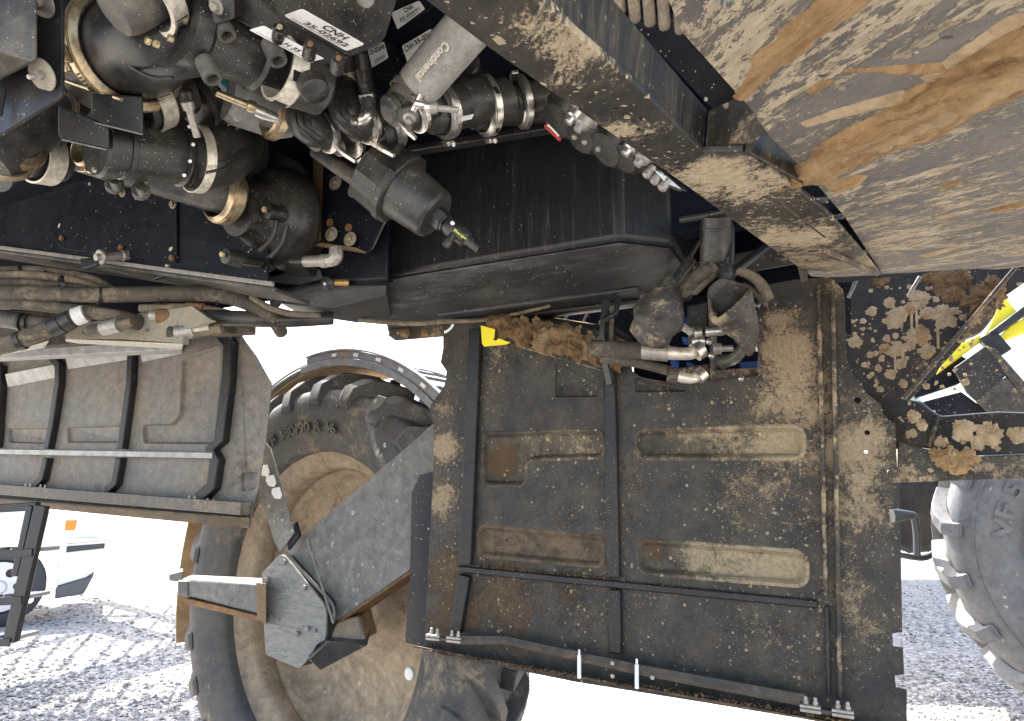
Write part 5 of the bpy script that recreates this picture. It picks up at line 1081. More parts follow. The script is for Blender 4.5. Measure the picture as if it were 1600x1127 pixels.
# cable plug with silver elbow
cp = thing('cable_plug', 'black cable plug on a silver elbow fitting in front of the valve boxes', 'plug', Fr(at(570, 130, 1.28)))
turn('plug_body', 569, 120, 1.27, 97, 6, [(-26, .1), (-26, 12.5), (8, 13.5), (9, 14), (12, 14), (12, 12), (34, 11), (36, 8), (44, 6), (44, .1)], M.black, cp, 24)
turn('plug_nut', 574, 151, 1.27, 97, 6, [(-9, .1), (-9, 8), (-4, 8), (-4, 13.5), (4, 13.5), (5, .1)], M.steel, cp, 6, sharp=20)
pipe('silver_elbow', [(575, 158, 1.27, 11.5), (575, 172, 1.265, 11), (573, 182, 1.26, 10.5), (564, 187, 1.265, 9.5), (555, 188, 1.28, 9)], M.steel, cp, 6, 20)
turn('elbow_collar', 575, 160, 1.27, 97, 6, [(-3, .1), (-3, 12.5), (3, 12.5), (3, .1)], M.steel, cp, 20)
QC = [at(566, 139, 1.24), at(566, 113, 1.24), at(573, 113, 1.24), at(573, 139, 1.24)]
printq('moulded_mark', QC, 'CE', .05, .3, .1, .95, M.washer, cp); stripes('fine_print', QC, [(.4 + .06 * i, .43 + .06 * i, .2, .75) for i in range(9)], M.washer, cp)
# grey hose
hs_ = thing('grey_hose', 'short grey rubber hose with printed name slanting down from the cross beam', 'hose', Fr(at(690, 90, 1.2)))
HP_ = [(800, -28, 1.06), (742, 32, 1.12), (695, 86, 1.18), (655, 134, 1.23)]
pipe('hose_body', [p + (40 - 1.6 * i,) for i, p in enumerate(HP_)], M.conti, hs_, 6, 36)
pipe('hose_tail', [(666, 122, 1.24, 34), (640, 150, 1.255, 31), (622, 168, 1.27, 26)], M.greyed, hs_, 5, 30)
a0, a1 = at(725, 52, 1.14), at(661, 127, 1.22)
hd = (a1 - a0).normalized(); vw = -ray(690, 90).normalized(); nr = (vw - hd * vw.dot(hd)).normalized(); tn = hd.cross(nr)
rh = 36.5 * sz(690, 90, 1.18); cc0 = at(728, 49, 1.135); 
def hosetext(body, s0, s1, q0, q1):
    vs, fs = text_flat(body); W = []
    for x, y in vs:
        q = R(q0 + (q1 - q0) * y); r_ = (38.6 - 1.7 * (s0 + (s1 - s0) * x) ) * sz(690, 90, 1.17) + .0012
        c = cc0 + (a1 - cc0) * (s0 + (s1 - s0) * x); W.append(c + (nr * math.cos(q) + tn * math.sin(q)) * r_)
    ob('printed_text', MB().add(W, fs), M.cream_print, hs_)
hosetext('Continental', .18, .88, 22, 2)
ob('yellow_chalk', MB().tube([at(612, 128, 1.20), at(620, 140, 1.19), at(626, 150, 1.19), at(634, 140, 1.19)], .002, 6), M.yellow, hs_) if False else None
clamp(hs_, 642, 148, 1.25, 33, 230, 20, 12, M.ferrule, t=2, lip=False)
tb3 = thing('tee_bolt', 'steel T bolt clamp rod pointing right below the grey hose', 'bolt', Fr(at(690, 170, 1.15)))
turn('bolt_rod', 682, 169, 1.15, -5, 6, [(-10, .1), (-10, 9), (-4, 10), (2, 8), (3, 5), (34, 5), (35, .1)], M.ferrule, tb3, 14)
turn('bolt_link', 664, 166, 1.15, -15, 6, [(-16, .1), (-16, 6), (-6, 8), (0, 6), (8, 9), (14, 9), (15, .1)], M.steel, tb3, 14)
turn('bolt_trunnion', 652, 160, 1.15, 60, 10, [(-14, .1), (-14, 6), (14, 6), (14, .1)], M.steel, tb3, 14)
# valves tucked under the beam's edge
ub = thing('valve_stack', 'row of dark valve bodies with bright rings tucked under the cross beam edge', 'valve', Fr(at(960, 220, 1.3)))
for i, (px, py, Y, r) in enumerate(((880, 182, 1.42, 36), (915, 208, 1.40, 34), (955, 228, 1.38, 36), (985, 242, 1.36, 30))):
    turn('valve_ring', px, py, Y, 215, 35, [(-30, .1), (-30, r), (-8, r * 1.02), (-6, r * 1.08), (2, r * 1.08), (4, r), (14, r * .8), (15, .1)], M.casting, ub, 36)
for px, py in ((896, 182), (910, 194), (985, 232), (1004, 248)):
    turn('bright_fitting', px, py, 1.24, 228, 30, [(-24, .1), (-24, 15), (-16, 19), (-12, 19), (-10, 14), (4, 12), (6, 8), (14, 7), (15, .1)], M.steel if px in (896, 985) else M.ferrule, ub, 24)
for px, py in ((898, 212), (914, 220), (935, 231)): bolt(ub, at(px, py, 1.29), axv(px, py, 250, 40), .006, M.ferrule, None)
slab([(1006, 256, 1.27), (1040, 276, 1.28), (1076, 300, 1.30), (1060, 300, 1.30), (1030, 288, 1.28), (1000, 262, 1.27)], V((0, .02, .02)), 'label_block', M.casting, ub, .003)
slab([(1022, 266, 1.255), (1044, 278, 1.262), (1064, 296, 1.268), (1040, 286, 1.262)], V((0, .002, .003)), 'label_plate', M.label, ub, .0005)
for px, py in ((1018, 272), (1030, 282), (1042, 292)): turn('hose_barb', px - 6, py, 1.27, 235, 20, [(-14, .1), (-14, 7), (4, 8), (6, 6), (8, .1)], M.ferrule, ub, 14)
rw = thing('cable_sleeve', 'short red and white cable sleeve hanging at the tank top', 'cable', Fr(at(862, 205, 1.4)))
pipe('red_wire', [(852, 196, 1.40, 3), (862, 206, 1.40, 3), (876, 219, 1.40, 3.2)], M.red, rw, 3, 10); pipe('white_wire', [(856, 195, 1.39, 1.6), (866, 205, 1.39, 1.6), (873, 213, 1.39, 1.6)], M.white, rw, 3, 8)
tt = thing('tank_top_edge', 'dark ledge along the top of the tank behind the couplings', 'ledge', Fr(at(750, 205, 1.7)))
ob('ledge', MB().bar(at(640, 236, 1.72), at(1000, 178, 1.56), .03, .02), M.black, tt, .004)

# ------------------------------------------------------------ hoses along the left of the tank
def hose(label, L, mat, name='hydraulic_hose', group='hoses along the frame rail', parts=()):
    h = thing(name, label, 'hose', Fr(at(L[0][0], L[0][1], L[0][2])), group)
    pipe('hose_body', L, mat, h, 8, 16)
    for pts_, m_, nm in parts: pipe(nm, pts_, m_, h, 2, 18)
    return h
hose('upper thin brown hose in the bundle at the left edge', [(-60, 424, 2.05, 6), (40, 421, 2.04, 6), (100, 426, 2.03, 6), (150, 438, 2.03, 6), (175, 452, 2.04, 6)], M.hosed)
hose('second thin brown hose in the bundle', [(-60, 432, 2.03, 7), (40, 430, 2.02, 7), (110, 438, 2.01, 7), (165, 454, 2.02, 7)], M.hoset)
hose('third hose of the bundle, olive and dusty', [(-60, 444, 2.0, 9), (40, 444, 1.99, 9), (120, 452, 1.99, 9), (160, 460, 1.99, 9)], M.hosed)
hose('long thick black hose sagging across above the left guard', [(-60, 457, 1.96, 12.5), (60, 459, 1.95, 12.5), (160, 461, 1.94, 12.5), (260, 459, 1.94, 12.5), (340, 461, 1.94, 12.5), (395, 477, 1.95, 12), (425, 496, 1.98, 12), (440, 520, 2.05, 10)], M.hosed)
hose('lower dirty hose bending down to the valve plate', [(-60, 468, 1.98, 9), (60, 478, 1.96, 9), (140, 488, 1.95, 10), (190, 498, 1.96, 13), (222, 506, 2.0, 12)], M.hosed)
hose('thin brown tube curving right above the sky gap', [(392, 464, 1.93, 4), (420, 480, 1.92, 5), (455, 490, 1.92, 5), (500, 493, 1.92, 4)], M.hoset)
hose('plain black hose end on the rusty crimp fitting', [(300, 496, 1.97, 13), (370, 498, 1.97, 13), (450, 500, 2.0, 12), (520, 498, 2.05, 10)], M.rubber, parts=(([(248, 494, 1.96, 12), (300, 496, 1.96, 12)], M.rust, 'rusty_crimp'), ([(236, 493, 1.96, 9), (250, 494, 1.96, 9)], M.ferrule, 'fitting_neck'), ([(296, 496, 1.955, 14), (304, 496, 1.955, 14)], M.hosed, 'crimp_collar')))
hose('black mesh wrapped hose with a white tag', [(-40, 548, 1.98, 14), (20, 536, 1.96, 14), (70, 516, 1.95, 14), (120, 494, 1.95, 13), (150, 484, 1.98, 12)], M.hosed, parts=(([(28, 534, 1.955, 15.5), (36, 531, 1.955, 15.5)], M.black, 'cable_tie'), ([(80, 514, 1.945, 14.6), (96, 506, 1.945, 14.6)], M.black, 'tape_band'), ([(98, 506, 1.945, 14.6), (112, 498, 1.945, 14.6)], M.black, 'tape_band'), ([(117, 496, 1.943, 14.2), (134, 490, 1.945, 14.2)], M.label, 'white_tag')))
hose('grey hose behind the mesh wrapped one', [(-40, 492, 2.05, 14), (30, 502, 2.04, 14), (90, 512, 2.03, 13)], M.greyed, parts=(([(33, 503, 2.03, 15), (37, 504, 2.03, 15)], M.black, 'cable_tie'), ([(43, 505, 2.03, 15), (47, 505, 2.03, 15)], M.black, 'cable_tie')))
hose('silver ferrule hose on the left of the tan valve plate', [(176, 512, 1.93, 9), (150, 516, 1.94, 10), (140, 518, 1.95, 10)], M.hosed, parts=(([(160, 514, 1.925, 11.5), (186, 508, 1.92, 11.5)], M.ferrule, 'ferrule'), ([(186, 508, 1.92, 8), (206, 503, 1.92, 7)], M.hoset, 'pipe_stub')))
hose('silver ferrule hose on the right of the tan valve plate', [(346, 512, 1.93, 8), (320, 516, 1.93, 9), (300, 519, 1.93, 10)], M.hoset, parts=(([(276, 521, 1.93, 12), (304, 516, 1.93, 12)], M.ferrule, 'ferrule'), ([(264, 519, 1.94, 9), (278, 521, 1.94, 10)], M.hosed, 'hose_nut'), ([(304, 516, 1.925, 8), (328, 511, 1.925, 8)], M.cream, 'orange_marked_sleeve')))
hose('pale hose tube with red sleeve under the thick hose', [(220, 482, 1.97, 7), (290, 481, 1.96, 7), (330, 484, 1.97, 6), (370, 492, 1.99, 5)], M.hoset, parts=(([(292, 480, 1.955, 8), (318, 482, 1.955, 8)], M.rust, 'red_sleeve'),))
hose('thin black tube hanging under the thick hose', [(330, 488, 2.0, 4), (370, 492, 2.0, 4), (400, 494, 2.0, 4), (420, 488, 2.02, 4)], M.rubber)
for px, py, r in ((95, 444, 1.90), (155, 462, 1.9), (247, 462, 1.91), (258, 462, 1.91), (339, 463, 1.91), (29, 424, 2.0), (70, 430, 2.0)):
    c = at(px, py, r + .04); s2 = sz(px, py, r)
    big = py > 440
    o = turn('cable_tie', px, py + (0 if big else 4), r + .035, 175, 10, [(-2.4, 12.8 if big else 12), (-2.4, 14.2 if big else 13), (2.4, 14.2 if big else 13), (2.4, 12.8 if big else 12)], M.black, None, 24, True)
    tag(o, f'black cable tie {["near the left edge crossing the bundle", "by the hose crossing", "left of the pair on the thick hose", "right of the pair on the thick hose", "where the thick hose starts to bend", "leftmost on the thin hoses", "second from the left on the thin hoses"][[95, 155, 247, 258, 339, 29, 70].index(px)]}', 'cable tie', 'cable ties on the hoses')
vp = thing('valve_plate', 'dusty tan valve plate with pale lower edge behind the hose ferrules', 'plate', MF(210, 520, 2.0))
FVp = MF(210, 520, 2.0)
plate('plate', FVp, FVp.pts([(100, 524), (128, 506), (215, 490), (300, 478), (330, 500), (286, 516), (286, 537), (190, 530), (104, 530)]), [], 0, .02, M.tanplate, vp, .002)
ob('pale_edge', MB().prism([FVp.W(102, 529, -.001), FVp.W(286, 537, -.001), FVp.W(284, 544, .04), FVp.W(104, 534, .04)], UZ * -.004), M.cream, vp, .001)
for px, py in ((230, 517), (130, 520)): bolt(vp, FVp.W(px, py, -.001), -UN, .006, M.hoset, None, hh=.5)
ob('support_strip', MB().prism([FVp.W(-60, 558, -.03), FVp.W(56, 540, -.03), FVp.W(76, 534, -.03), FVp.W(70, 544, .02), FVp.W(-60, 566, .02)], UZ * .004), M.cream, vp, .001)
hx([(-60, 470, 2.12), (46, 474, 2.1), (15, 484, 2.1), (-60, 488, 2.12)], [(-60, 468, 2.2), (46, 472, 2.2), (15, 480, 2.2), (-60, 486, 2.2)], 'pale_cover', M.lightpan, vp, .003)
hx([(-100, 552, 2.2), (400, 520, 2.14), (400, 500, 2.14), (-100, 480, 2.2)], [(-100, 556, 2.3), (400, 524, 2.3), (400, 500, 2.3), (-100, 480, 2.3)], 'backing_rail', M.hosed, vp, .004)
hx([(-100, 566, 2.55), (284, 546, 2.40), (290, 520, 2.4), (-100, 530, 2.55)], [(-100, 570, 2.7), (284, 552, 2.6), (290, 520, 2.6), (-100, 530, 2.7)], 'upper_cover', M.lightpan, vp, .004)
# ------------------------------------------------------------ fittings at the top of the right guard
mb_ = thing('muddy_crossmember', 'brown mud caked beam end running behind the top of the right guard', 'beam', MF(850, 535, 2.0))
FMc = MF(850, 535, 2.02)
hx([(700, 500, 2.16), (752, 494, 2.12), (780, 488, 2.1), (960, 520, 1.95), (990, 540, 1.93), (985, 582, 1.93), (940, 580, 1.94), (840, 552, 2.02), (760, 528, 2.1), (745, 515, 2.12)], [(700, 500, 2.26), (752, 490, 2.24), (780, 484, 2.22), (960, 510, 2.1), (990, 530, 2.1), (985, 570, 2.1), (940, 570, 2.1), (840, 545, 2.15), (760, 525, 2.2), (745, 514, 2.24)], 'beam_body', M.muddy, mb_, .006)
splatfield('caked_mud', Fr(at(850, 535, 1.985), (at(960, 545, 1.925) - at(760, 508, 2.085)).normalized(), UN, UZ), [(790, 512, .035), (815, 518, .04), (850, 525, .05), (890, 535, .05), (925, 545, .045), (960, 552, .04), (770, 506, .02)], 31, .02, M.mudb, mb_, .004)
hx([(612, 514, 2.3), (700, 505, 2.22), (750, 505, 2.18), (752, 514, 2.18), (700, 526, 2.22), (618, 533, 2.3), (606, 524, 2.3)], [(612, 512, 2.42), (700, 503, 2.34), (750, 503, 2.3), (752, 512, 2.3), (700, 522, 2.34), (618, 530, 2.42), (606, 522, 2.42)], 'hinge_end', M.muddy, mb_, .004)
for px in (632, 664): turn('muddy_bolt', px, 522, 2.25, 250, 60, [(-6, .1), (-6, 8), (2, 7), (4, 5), (4, .1)], M.mudb, mb_, 7)
sb_ = thing('strap_band', 'pale brown strip sagging between the tank and the muddy beam', 'strip', Fr(at(720, 503, 2.1)))
pipe('strip_body', [(560, 500, 2.12, 4), (640, 506, 2.12, 4), (700, 502, 2.1, 4), (760, 500, 2.08, 3), (860, 478, 1.98, 3)], M.hoset, sb_, 6, 8)
yt = thing('yellow_tab', 'small bright yellow L shaped tab on the left top of the right guard', 'tab', MF(772, 522, 2.0))
FY = MF(772, 522, 2.03)
plate('tab', FY, FY.pts([(752, 509), (774, 515), (773, 527), (771, 532), (776, 533), (780, 529), (798, 536), (790, 539), (757, 542), (754, 537)]), [], -.004, 0, M.yellow, yt, .0006)
cot = thing('cotter_pin', 'small bright cotter pin hanging left of the yellow tab', 'pin', Fr(at(700, 515, 2.0)))
pipe('pin_wire', [(708, 507, 2.0, 2), (704, 513, 2.0, 2), (698, 518, 2.0, 2), (694, 519, 2.0, 2.6)], M.white, cot, 3, 8)
# strips of sky light between tank and beam, painted as pale louvre bars
lv = thing('louvre_panel', 'dark louvred panel with slanting bars painted pale for sky light under the tank', 'panel', MF(870, 490, 2.45))
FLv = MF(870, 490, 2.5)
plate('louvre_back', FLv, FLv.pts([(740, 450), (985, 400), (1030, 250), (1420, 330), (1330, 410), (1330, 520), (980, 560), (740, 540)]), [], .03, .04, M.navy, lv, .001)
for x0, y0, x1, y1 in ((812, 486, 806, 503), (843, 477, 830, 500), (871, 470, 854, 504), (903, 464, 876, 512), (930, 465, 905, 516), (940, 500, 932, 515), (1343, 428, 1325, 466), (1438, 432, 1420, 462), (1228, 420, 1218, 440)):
    ob('sky_strip', MB().bar(FLv.W(x0, y0, 0), FLv.W(x1, y1, 0), .010, .004, UN), M.ferrule, lv, .001)
# rubber boots
def boot(label, P, rim, mat=M.flap):
    b = thing('rubber_boot', label, 'boot', Fr(at(P[0][0], P[0][1], P[0][2])), 'torn rubber boots')
    vs, fs = [], []; n = 28; S_ = spline(P, 6)
    for j, (px, py, Y, r, sq) in enumerate(S_):
        s2 = sz(px, py, Y); c = at(px, py, Y); ax_ = (at(*S_[min(j + 1, len(S_) - 1)][:3]) - at(*S_[max(j - 1, 0)][:3])).normalized()
        u = ax_.cross(UN).normalized(); v_ = ax_.cross(u)
        for k in range(n):
            q = 2 * math.pi * k / n; wv = 1 + .13 * math.sin(3 * q + j * .45) + .16 * noise.noise(V((math.cos(q) * 2, math.sin(q) * 2, j * .25)))
            cut = (math.sin(q * rim[1] + rim[2]) * rim[0] if j == 0 else (math.sin(q * rim[1] + rim[2]) * rim[0] * .5 if j == 1 else 0))
            vs.append(c + (u * math.cos(q) + v_ * math.sin(q) * sq) * r * s2 * wv - ax_ * cut * s2)
    m = len(S_)
    for j in range(m - 1):
        for k in range(n): fs.append([j * n + k, j * n + (k + 1) % n, (j + 1) * n + (k + 1) % n, (j + 1) * n + k])
    o = ob('boot_skin', MB().add(vs, fs), mat, b, sharp=70)
    so_ = o.modifiers.new('thick', 'SOLIDIFY'); so_.thickness = .004
    return b
boot('left wrinkled rubber boot, folded like a cone under the tank corner', [(1046, 432, 1.64, 5, .8), (1043, 446, 1.64, 17, .8), (1036, 472, 1.64, 34, .7), (1026, 500, 1.65, 40, .7), (1022, 520, 1.66, 34, .7), (1020, 538, 1.68, 18, .7)], (0, 1, 2.0))
boot('right open rubber boot with muddy flank above the hose opening', [(1136, 470, 1.57, 34, .55), (1148, 486, 1.585, 33, .55), (1160, 512, 1.61, 24, .6), (1167, 530, 1.63, 16, .7), (1168, 552, 1.66, 9, .8)], (30, 1, 2.9))
bc = thing('black_canister', 'smooth black cylinder with cables hanging under the tank corner', 'canister', Fr(at(1120, 380, 1.62)))
turn('canister_body', 1119, 380, 1.62, 272, -12, [(-46, .1), (-46, 20), (-43, 24), (-28, 24.5), (-27, 25.5), (-24, 25.5), (-23, 24.5), (24, 24.5), (25, 26), (28, 26), (29, 24.5), (40, 24), (46, 20), (47, .1)], M.poly, bc, 40)
pipe('hose_tail', [(1118, 418, 1.62, 14), (1100, 432, 1.63, 14), (1080, 452, 1.66, 13)], M.hosed, bc, 5, 16)
pipe('hose_tail', [(1106, 420, 1.61, 12), (1088, 434, 1.62, 11), (1066, 458, 1.66, 11)], M.hosed, bc, 5, 16)
pipe('hose_tail', [(1134, 416, 1.60, 12), (1135, 440, 1.60, 13), (1134, 470, 1.62, 16)], M.rubber, bc, 5, 16)
pipe('side_strap', [(1143, 336, 1.60, 4), (1144, 380, 1.60, 4), (1142, 430, 1.60, 4)], M.black, bc, 3, 10)
for lab, L in (('thin black rod crossing behind the cylinder towards the tank', [(1048, 296, 1.66, 5), (1080, 338, 1.70, 5), (1096, 368, 1.72, 5)]), ('level black rod from the tank corner to the cross beam', [(1062, 344, 1.60, 6), (1100, 338, 1.58, 6), (1140, 330, 1.56, 6)]), ('lower diagonal rod behind the cylinder', [(1075, 405, 1.75, 5), (1095, 370, 1.75, 5)]), ('flat black strap slanting up right from the cylinder foot', [(1140, 430, 1.62, 8), (1180, 400, 1.64, 8), (1215, 375, 1.66, 8)]), ('dark tube slanting down left of the cylinder', [(1080, 405, 1.7, 9), (1062, 430, 1.7, 9), (1050, 445, 1.7, 8)])):
    rd = thing('support_rod', lab, 'rod', Fr(at(L[0][0], L[0][1], L[0][2])), 'rods around the black cylinder'); pipe('rod', L, M.black, rd, 3, 10)
cx = thing('dusty_crossbar', 'dusty flat bar behind the cylinder under the cross beam', 'bar', MF(1180, 405, 1.78))
hx([(1070, 412, 1.85), (1265, 372, 1.74), (1290, 405, 1.72), (1180, 424, 1.80), (1075, 440, 1.86)], [(1070, 412, 1.95), (1265, 372, 1.84), (1290, 405, 1.82), (1180, 424, 1.90), (1075, 440, 1.96)], 'bar_body', M.beam, cx, .004)
hx([(1245, 412, 1.70), (1262, 410, 1.70), (1262, 438, 1.70), (1252, 442, 1.70)], [(1245, 412, 1.78), (1262, 410, 1.78), (1262, 438, 1.78), (1252, 442, 1.78)], 'hanger', M.hoset, cx, .002)
def tube(label, L, mat, name='hydraulic_hose', group='hoses at the guard opening', parts=()):
    h = thing(name, label, 'hose', Fr(at(L[0][0], L[0][1], L[0][2])), group)
    pipe('hose_body', L, mat, h, 8, 18)
    for pts_, m_, nm in parts: pipe(nm, pts_, m_, h, 2, 20)
    return h
tube('upper curved dirty hose right of the open boot', [(1152, 424, 1.60, 6), (1172, 430, 1.59, 8), (1190, 446, 1.59, 9), (1202, 468, 1.60, 8)], M.hoset)
tube('lower curved dirty hose right of the open boot', [(1160, 446, 1.62, 6), (1178, 456, 1.61, 6), (1200, 476, 1.61, 6)], M.hosed)
tube('upper fat hose with grey crimp and pale bent pipe entering the opening', [(925, 545, 1.84, 14), (985, 548, 1.80, 14), (1010, 549, 1.78, 13)], M.hosed, parts=(([(1004, 548, 1.775, 14), (1044, 551, 1.755, 14.5)], M.ferrule, 'crimp_sleeve'), ([(1042, 551, 1.755, 12), (1052, 552, 1.75, 10.5), (1070, 553, 1.745, 10), (1084, 551, 1.75, 10), (1092, 544, 1.755, 10)], M.band, 'bent_pipe'), ([(1086, 551, 1.74, 15), (1097, 544, 1.74, 15)], M.steel, 'union_nut'), ([(1078, 534, 1.745, 12), (1098, 532, 1.745, 12)], M.steel, 'nut_flange')))
tube('lower hose with short square ferrule and small bent pipe', [(940, 560, 1.84, 8), (1000, 568, 1.80, 8), (1046, 580, 1.76, 8)], M.hosed, parts=(([(1044, 584, 1.75, 13), (1060, 588, 1.745, 12)], M.hosed, 'square_ferrule'), ([(1058, 588, 1.745, 9), (1078, 592, 1.74, 8), (1090, 589, 1.745, 8), (1096, 582, 1.75, 8)], M.band, 'bent_pipe'), ([(1090, 590, 1.735, 12), (1100, 582, 1.735, 12)], M.steel, 'union_nut')))
tube('small brass coloured hose with red ring slanting to the pale nut', [(1052, 502, 1.74, 7), (1072, 514, 1.74, 6), (1082, 522, 1.74, 6)], M.cream, parts=(([(1058, 506, 1.735, 7.5), (1062, 508, 1.735, 7.5)], M.red, 'red_ring'), ([(1082, 520, 1.735, 10), (1094, 518, 1.735, 10)], M.steel, 'union_nut')))
tube('silver sleeve with red end lying level in the opening', [(1100, 520, 1.74, 7), (1130, 516, 1.73, 7), (1150, 515, 1.72, 6)], M.rubber, parts=(([(1102, 519, 1.735, 8.5), (1130, 516, 1.725, 8.5)], M.steel, 'silver_sleeve'), ([(1130, 516, 1.725, 7.5), (1136, 515, 1.725, 7.5)], M.red, 'red_ring')))
tube('black hose curling down behind the right boot', [(1168, 528, 1.66, 8), (1160, 545, 1.66, 9), (1148, 560, 1.68, 9), (1128, 566, 1.72, 11)], M.rubber, parts=(([(1112, 545, 1.74, 9), (1126, 545, 1.74, 9)], M.ferrule, 'adapter'), ([(1126, 545, 1.74, 5), (1146, 544, 1.73, 5)], M.ferrule, 'adapter_stem')))
ic = thing('inner_block', 'dark hydraulic block with blue spots behind the guard opening', 'block', MF(1100, 540, 2.0))
FI = MF(1100, 540, 2.0)
hx([(990, 470, 2.05), (1200, 450, 1.98), (1200, 600, 1.98), (990, 620, 2.05)], [(990, 470, 2.3), (1200, 450, 2.3), (1200, 600, 2.3), (990, 620, 2.3)], 'block_back', M.deck, ic)
hx([(1074, 478, 1.84), (1106, 472, 1.82), (1106, 528, 1.82), (1074, 520, 1.84)], [(1074, 478, 1.95), (1106, 472, 1.95), (1106, 528, 1.95), (1074, 520, 1.95)], 'block_face', M.poly, ic, .004)
ob('divider_plate', MB().prism([FI.W(1106, 468, -.2), FI.W(1108, 468, -.2), FI.W(1112, 596, -.2), FI.W(1110, 596, -.2)], UN * .1), M.muddy, ic)
for q in ([(1058, 500), (1070, 492), (1068, 510), (1060, 512)], [(1066, 526), (1082, 528), (1080, 536), (1066, 535)], [(1046, 562), (1056, 562), (1056, 578), (1050, 576)], [(1072, 566), (1080, 566), (1080, 578), (1074, 578)], [(1154, 566), (1184, 564), (1184, 576), (1158, 578)], [(1146, 526), (1154, 524), (1152, 536), (1147, 534)], [(1168, 590), (1180, 589), (1178, 592), (1168, 592)]):
    ob('blue_fitting', MB().prism([FI.W(a, b, -.08) for a, b in q], UN * .04), M.blue, ic, .002)
hx([(1060, 575, 1.86), (1110, 568, 1.84), (1110, 596, 1.84), (1060, 600, 1.86)], [(1060, 575, 1.95), (1110, 568, 1.95), (1110, 596, 1.95), (1060, 600, 1.95)], 'muddy_block', M.muddy, ic, .004)
hx([(1110, 578, 1.82), (1186, 574, 1.80), (1186, 590, 1.80), (1110, 596, 1.82)], [(1110, 578, 1.95), (1186, 574, 1.95), (1186, 590, 1.95), (1110, 596, 1.95)], 'lower_block', M.muddy, ic, .004)
hx([(1108, 505, 1.84), (1160, 500, 1.82), (1160, 512, 1.82), (1108, 516, 1.84)], [(1108, 505, 1.9), (1160, 500, 1.9), (1160, 512, 1.9), (1108, 516, 1.9)], 'upper_block', M.black, ic, .003)
cw = thing('chrome_strip', 'crumpled bright strip hanging at the right side of the hose opening', 'strip', Fr(at(1178, 520, 1.66)))
pipe('strip_body', [(1170, 488, 1.60, 4), (1172, 510, 1.62, 4), (1176, 530, 1.64, 3.5), (1182, 548, 1.66, 3)], M.steel, cw, 5, 8)
for px, py, r in ((1184, 477, 4.5), (1176, 490, 5.2), (1165, 460, 3), (1158, 592, 4), (1112, 556, 4.5), (1108, 534, 4.5), (1180, 540, 3)):
    o = turn('nut', px, py, 1.66, 250, 45, [(-r, .1), (-r, r), (r * .6, r), (r * .8, r * .6), (r * .8, .1)], M.white if r > 4.6 else M.steel, None, 6, sharp=20)
    tag(o, {1184: 'white cap nut at the upper right of the hose opening', 1176: 'largest white nut beside the open rubber boot', 1165: 'small steel nut on the rim of the open boot', 1158: 'white nut on the bottom edge of the hose opening', 1112: 'white nut right of the union nut in the opening', 1108: 'white nut above the adapter in the opening', 1180: 'tiny steel nut on the crumpled bright strip'}[px], 'nut', 'nuts around the hose opening')

# ------------------------------------------------------------ splashed plate, arms and yellow parts at right
FD = MF(1450, 520, 2.35)
dp = thing('splashed_plate', 'black plate splattered with round tan mud splashes below the belly plate', 'plate', FD)
plate('plate', FD, FD.pts([(1230, 395), (1640, 395), (1640, 415), (1560, 470), (1500, 540), (1425, 622), (1400, 645), (1320, 640), (1230, 520)]), [], 0, .006, M.mudpl, dp, .001)
splatfield('mud_splash', FD, [(1490, 448, .060), (1470, 430, .05), (1535, 470, .055), (1550, 450, .04), (1375, 435, .03)], 41, .010, M.mudb, dp, .0028, label='brown upper mud splashes')
splatfield('mud_splash', FD, [(1436, 470, .03), (1428, 462, .022), (1398, 500, .034), (1406, 490, .025), (1476, 494, .040), (1450, 490, .022), (1390, 474, .018), (1362, 486, .018), (1336, 534, .022), (1364, 490, .012), (1425, 530, .03), (1408, 545, .028), (1392, 550, .02), (1448, 548, .024), (1408, 568, .018), (1392, 585, .017), (1378, 560, .012), (1360, 555, .010), (1350, 570, .010), (1372, 575, .012), (1412, 600, .014), (1424, 480, .02), (1386, 530, .014), (1398, 526, .012)], 43, .005, M.mudt, dp, .0026, label='tan round mud splashes')
splatfield('mud_splash', FD, [(1438, 524, .030), (1382, 545, .018), (1424, 482, .02)], 47, .008, M.mudo, dp, .0026, label='orange mud splashes')
splatfield('fine_splash', FD, [(rng.uniform(1330, 1520), rng.uniform(440, 610), rng.choice((.003, .004, .005, .007, .010))) for _ in range(110)], 71, .0030, M.mudt, dp, .0022, label='fine tan mud specks')
for x, y0, y1 in ((1424, 485, 530), (1432, 485, 520), (1465, 505, 545), (1398, 545, 580), (1410, 545, 575)):
    ob('mud_run', MB().bar(FD.W(x, y0, -.0015), FD.W(x + 1, y1, -.0015), .008, .003, UN), M.mudt, dp, .001)
dg = thing('diagonal_strut', 'muddy flat strut slanting from the belly plate down to the right arms', 'strut', FD)
p_, q_ = FD.W(1590, 415, -.06), FD.W(1408, 628, -.06)
ob('strut', MB().bar(p_, q_, .012, .05, UN), M.muddy, dg, .002)
hk = ob('lamp_back', MB().prism([FD.W(a, b, -.04) for a, b in roundp([(1512, 500), (1552, 462), (1560, 470), (1556, 492), (1535, 518), (1500, 532)], 8, 3)], UN * .05), M.muddy, dg, .006)
ya = thing('yellow_beam', 'bright yellow beam with dark clamps at the right edge', 'beam', MF(1540, 520, 2.9))
FYb = MF(1540, 520, 2.9)
for q in ([(1560, 466), (1572, 466), (1592, 490), (1556, 516), (1540, 522), (1556, 490)], [(1532, 523), (1538, 530), (1480, 572), (1464, 584), (1474, 566), (1500, 538)], [(1558, 528), (1580, 508), (1610, 492), (1610, 516), (1566, 532)]):
    ob('yellow_face', MB().prism([FYb.W(a, b, 0) for a, b in q], UN * .05), M.yellow, ya, .004)
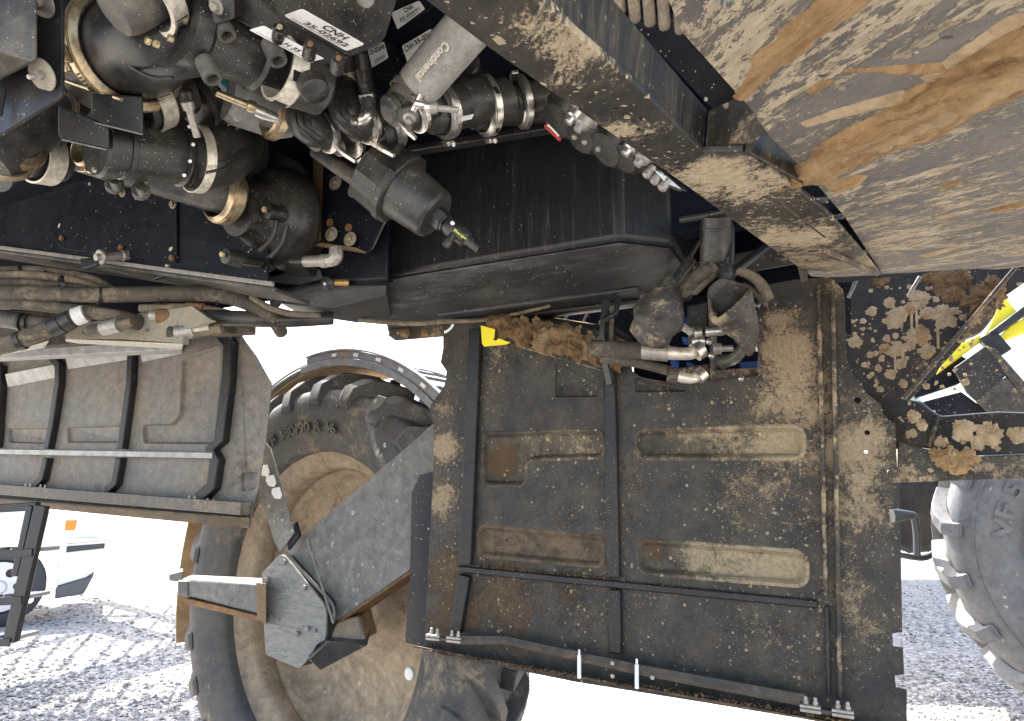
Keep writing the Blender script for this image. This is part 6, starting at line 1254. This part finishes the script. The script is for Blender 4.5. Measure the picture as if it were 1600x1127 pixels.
for q in ([(1544, 520), (1600, 478), (1640, 460), (1640, 486), (1600, 494), (1552, 528)], [(1530, 528), (1556, 560), (1582, 545), (1556, 516)]):
    ob('clamp_block', MB().prism([FYb.W(a, b, -.03) for a, b in q], UN * .06), M.black, ya, .004)
ob('muddy_frame', MB().prism([FYb.W(a, b, -.05) for a, b in [(1490, 575), (1540, 540), (1574, 585), (1530, 628), (1512, 612)]], UN * .05), M.mudpl, ya, .004)
ob('muddy_frame', MB().prism([FYb.W(a, b, -.055) for a, b in [(1540, 540), (1556, 545), (1640, 640), (1630, 650), (1590, 610)]], UN * .04), M.muddy, ya, .004)
ob('dark_gusset', MB().prism([FYb.W(a, b, -.052) for a, b in [(1526, 626), (1572, 588), (1640, 660), (1560, 660)]], UN * .04), M.muddy, ya, .004)
ob('lower_frame', MB().prism([FYb.W(a, b, -.02) for a, b in [(1440, 628), (1502, 612), (1560, 655), (1440, 660)]], UN * .06), M.navy, ya, .004)
ob('upper_frame', MB().prism([FYb.W(a, b, .06) for a, b in [(1420, 600), (1500, 555), (1540, 575), (1496, 600), (1430, 622)]], UN * .06), M.navy, ya, .004)
wp = thing('pale_body_panel', 'pale blue white body panel glimpsed behind the yellow beam', 'panel', MF(1560, 560, 3.4))
FW = MF(1560, 560, 3.4)
ob('panel_face', MB().prism([FW.W(a, b, 0) for a, b in [(1560, 560), (1640, 510), (1640, 575), (1590, 575)]], UN * .05), M.truckw, wp, .01)
ra_ = thing('lift_arm', 'upper muddy arm running right from the edge of the right guard', 'arm', MF(1490, 660, 1.85))
hx([(1330, 606, 1.74), (1402, 622, 1.66), (1440, 630, 1.66), (1458, 644, 1.66), (1470, 652, 1.66), (1560, 645, 1.6), (1660, 648, 1.5), (1660, 706, 1.5), (1520, 712, 1.6), (1440, 700, 1.66), (1402, 702, 1.66), (1330, 702, 1.74)], [(1330, 606, 1.82), (1402, 622, 1.74), (1440, 628, 1.74), (1458, 642, 1.74), (1470, 650, 1.74), (1560, 643, 1.7), (1660, 646, 1.6), (1660, 704, 1.6), (1520, 710, 1.7), (1440, 698, 1.74), (1402, 700, 1.74), (1330, 700, 1.82)], 'arm_plate', M.mudpl, ra_, .004)
Fa = Fr(at(1500, 670, 1.605), (at(1650, 670, 1.505) - at(1410, 655, 1.662)).normalized(), UN, UZ)
splatfield('mud_splash', Fa, [(1505, 672, .024), (1545, 680, .026), (1425, 650, .016), (1440, 665, .012), (1590, 680, .018), (1470, 690, .014), (1530, 695, .014)], 53, .006, M.mudt, ra_, .0014)
pipe('arm_web', [(1466, 650, 1.655, 5), (1460, 675, 1.655, 4), (1452, 700, 1.655, 4)], M.muddy, ra_, 4, 8)
rb2 = thing('lift_arm', 'lower muddy bar with rounded end slotted into the right guard edge', 'arm', MF(1490, 730, 1.75))
hx([(1386, 738, 1.655), (1390, 734, 1.65), (1402, 733, 1.65), (1403, 690, 1.66), (1440, 700, 1.64), (1520, 714, 1.59), (1660, 708, 1.49), (1660, 746, 1.49), (1520, 750, 1.59), (1390, 755, 1.65), (1386, 750, 1.655)], [(1386, 738, 1.72), (1390, 734, 1.72), (1402, 733, 1.72), (1402, 690, 1.72), (1440, 700, 1.72), (1520, 714, 1.68), (1660, 708, 1.58), (1660, 746, 1.58), (1520, 748, 1.68), (1390, 753, 1.72), (1386, 748, 1.72)], 'bar_body', M.muddy, rb2, .004)
Fb = Fr(at(1480, 725, 1.605), (at(1650, 725, 1.49) - at(1410, 725, 1.645)).normalized(), UN, UZ)
splatfield('mud_splash', Fb, [(1480, 718, .026), (1500, 722, .024), (1465, 708, .016), (1515, 715, .018)], 59, .008, M.mudo, rb2, .0014)
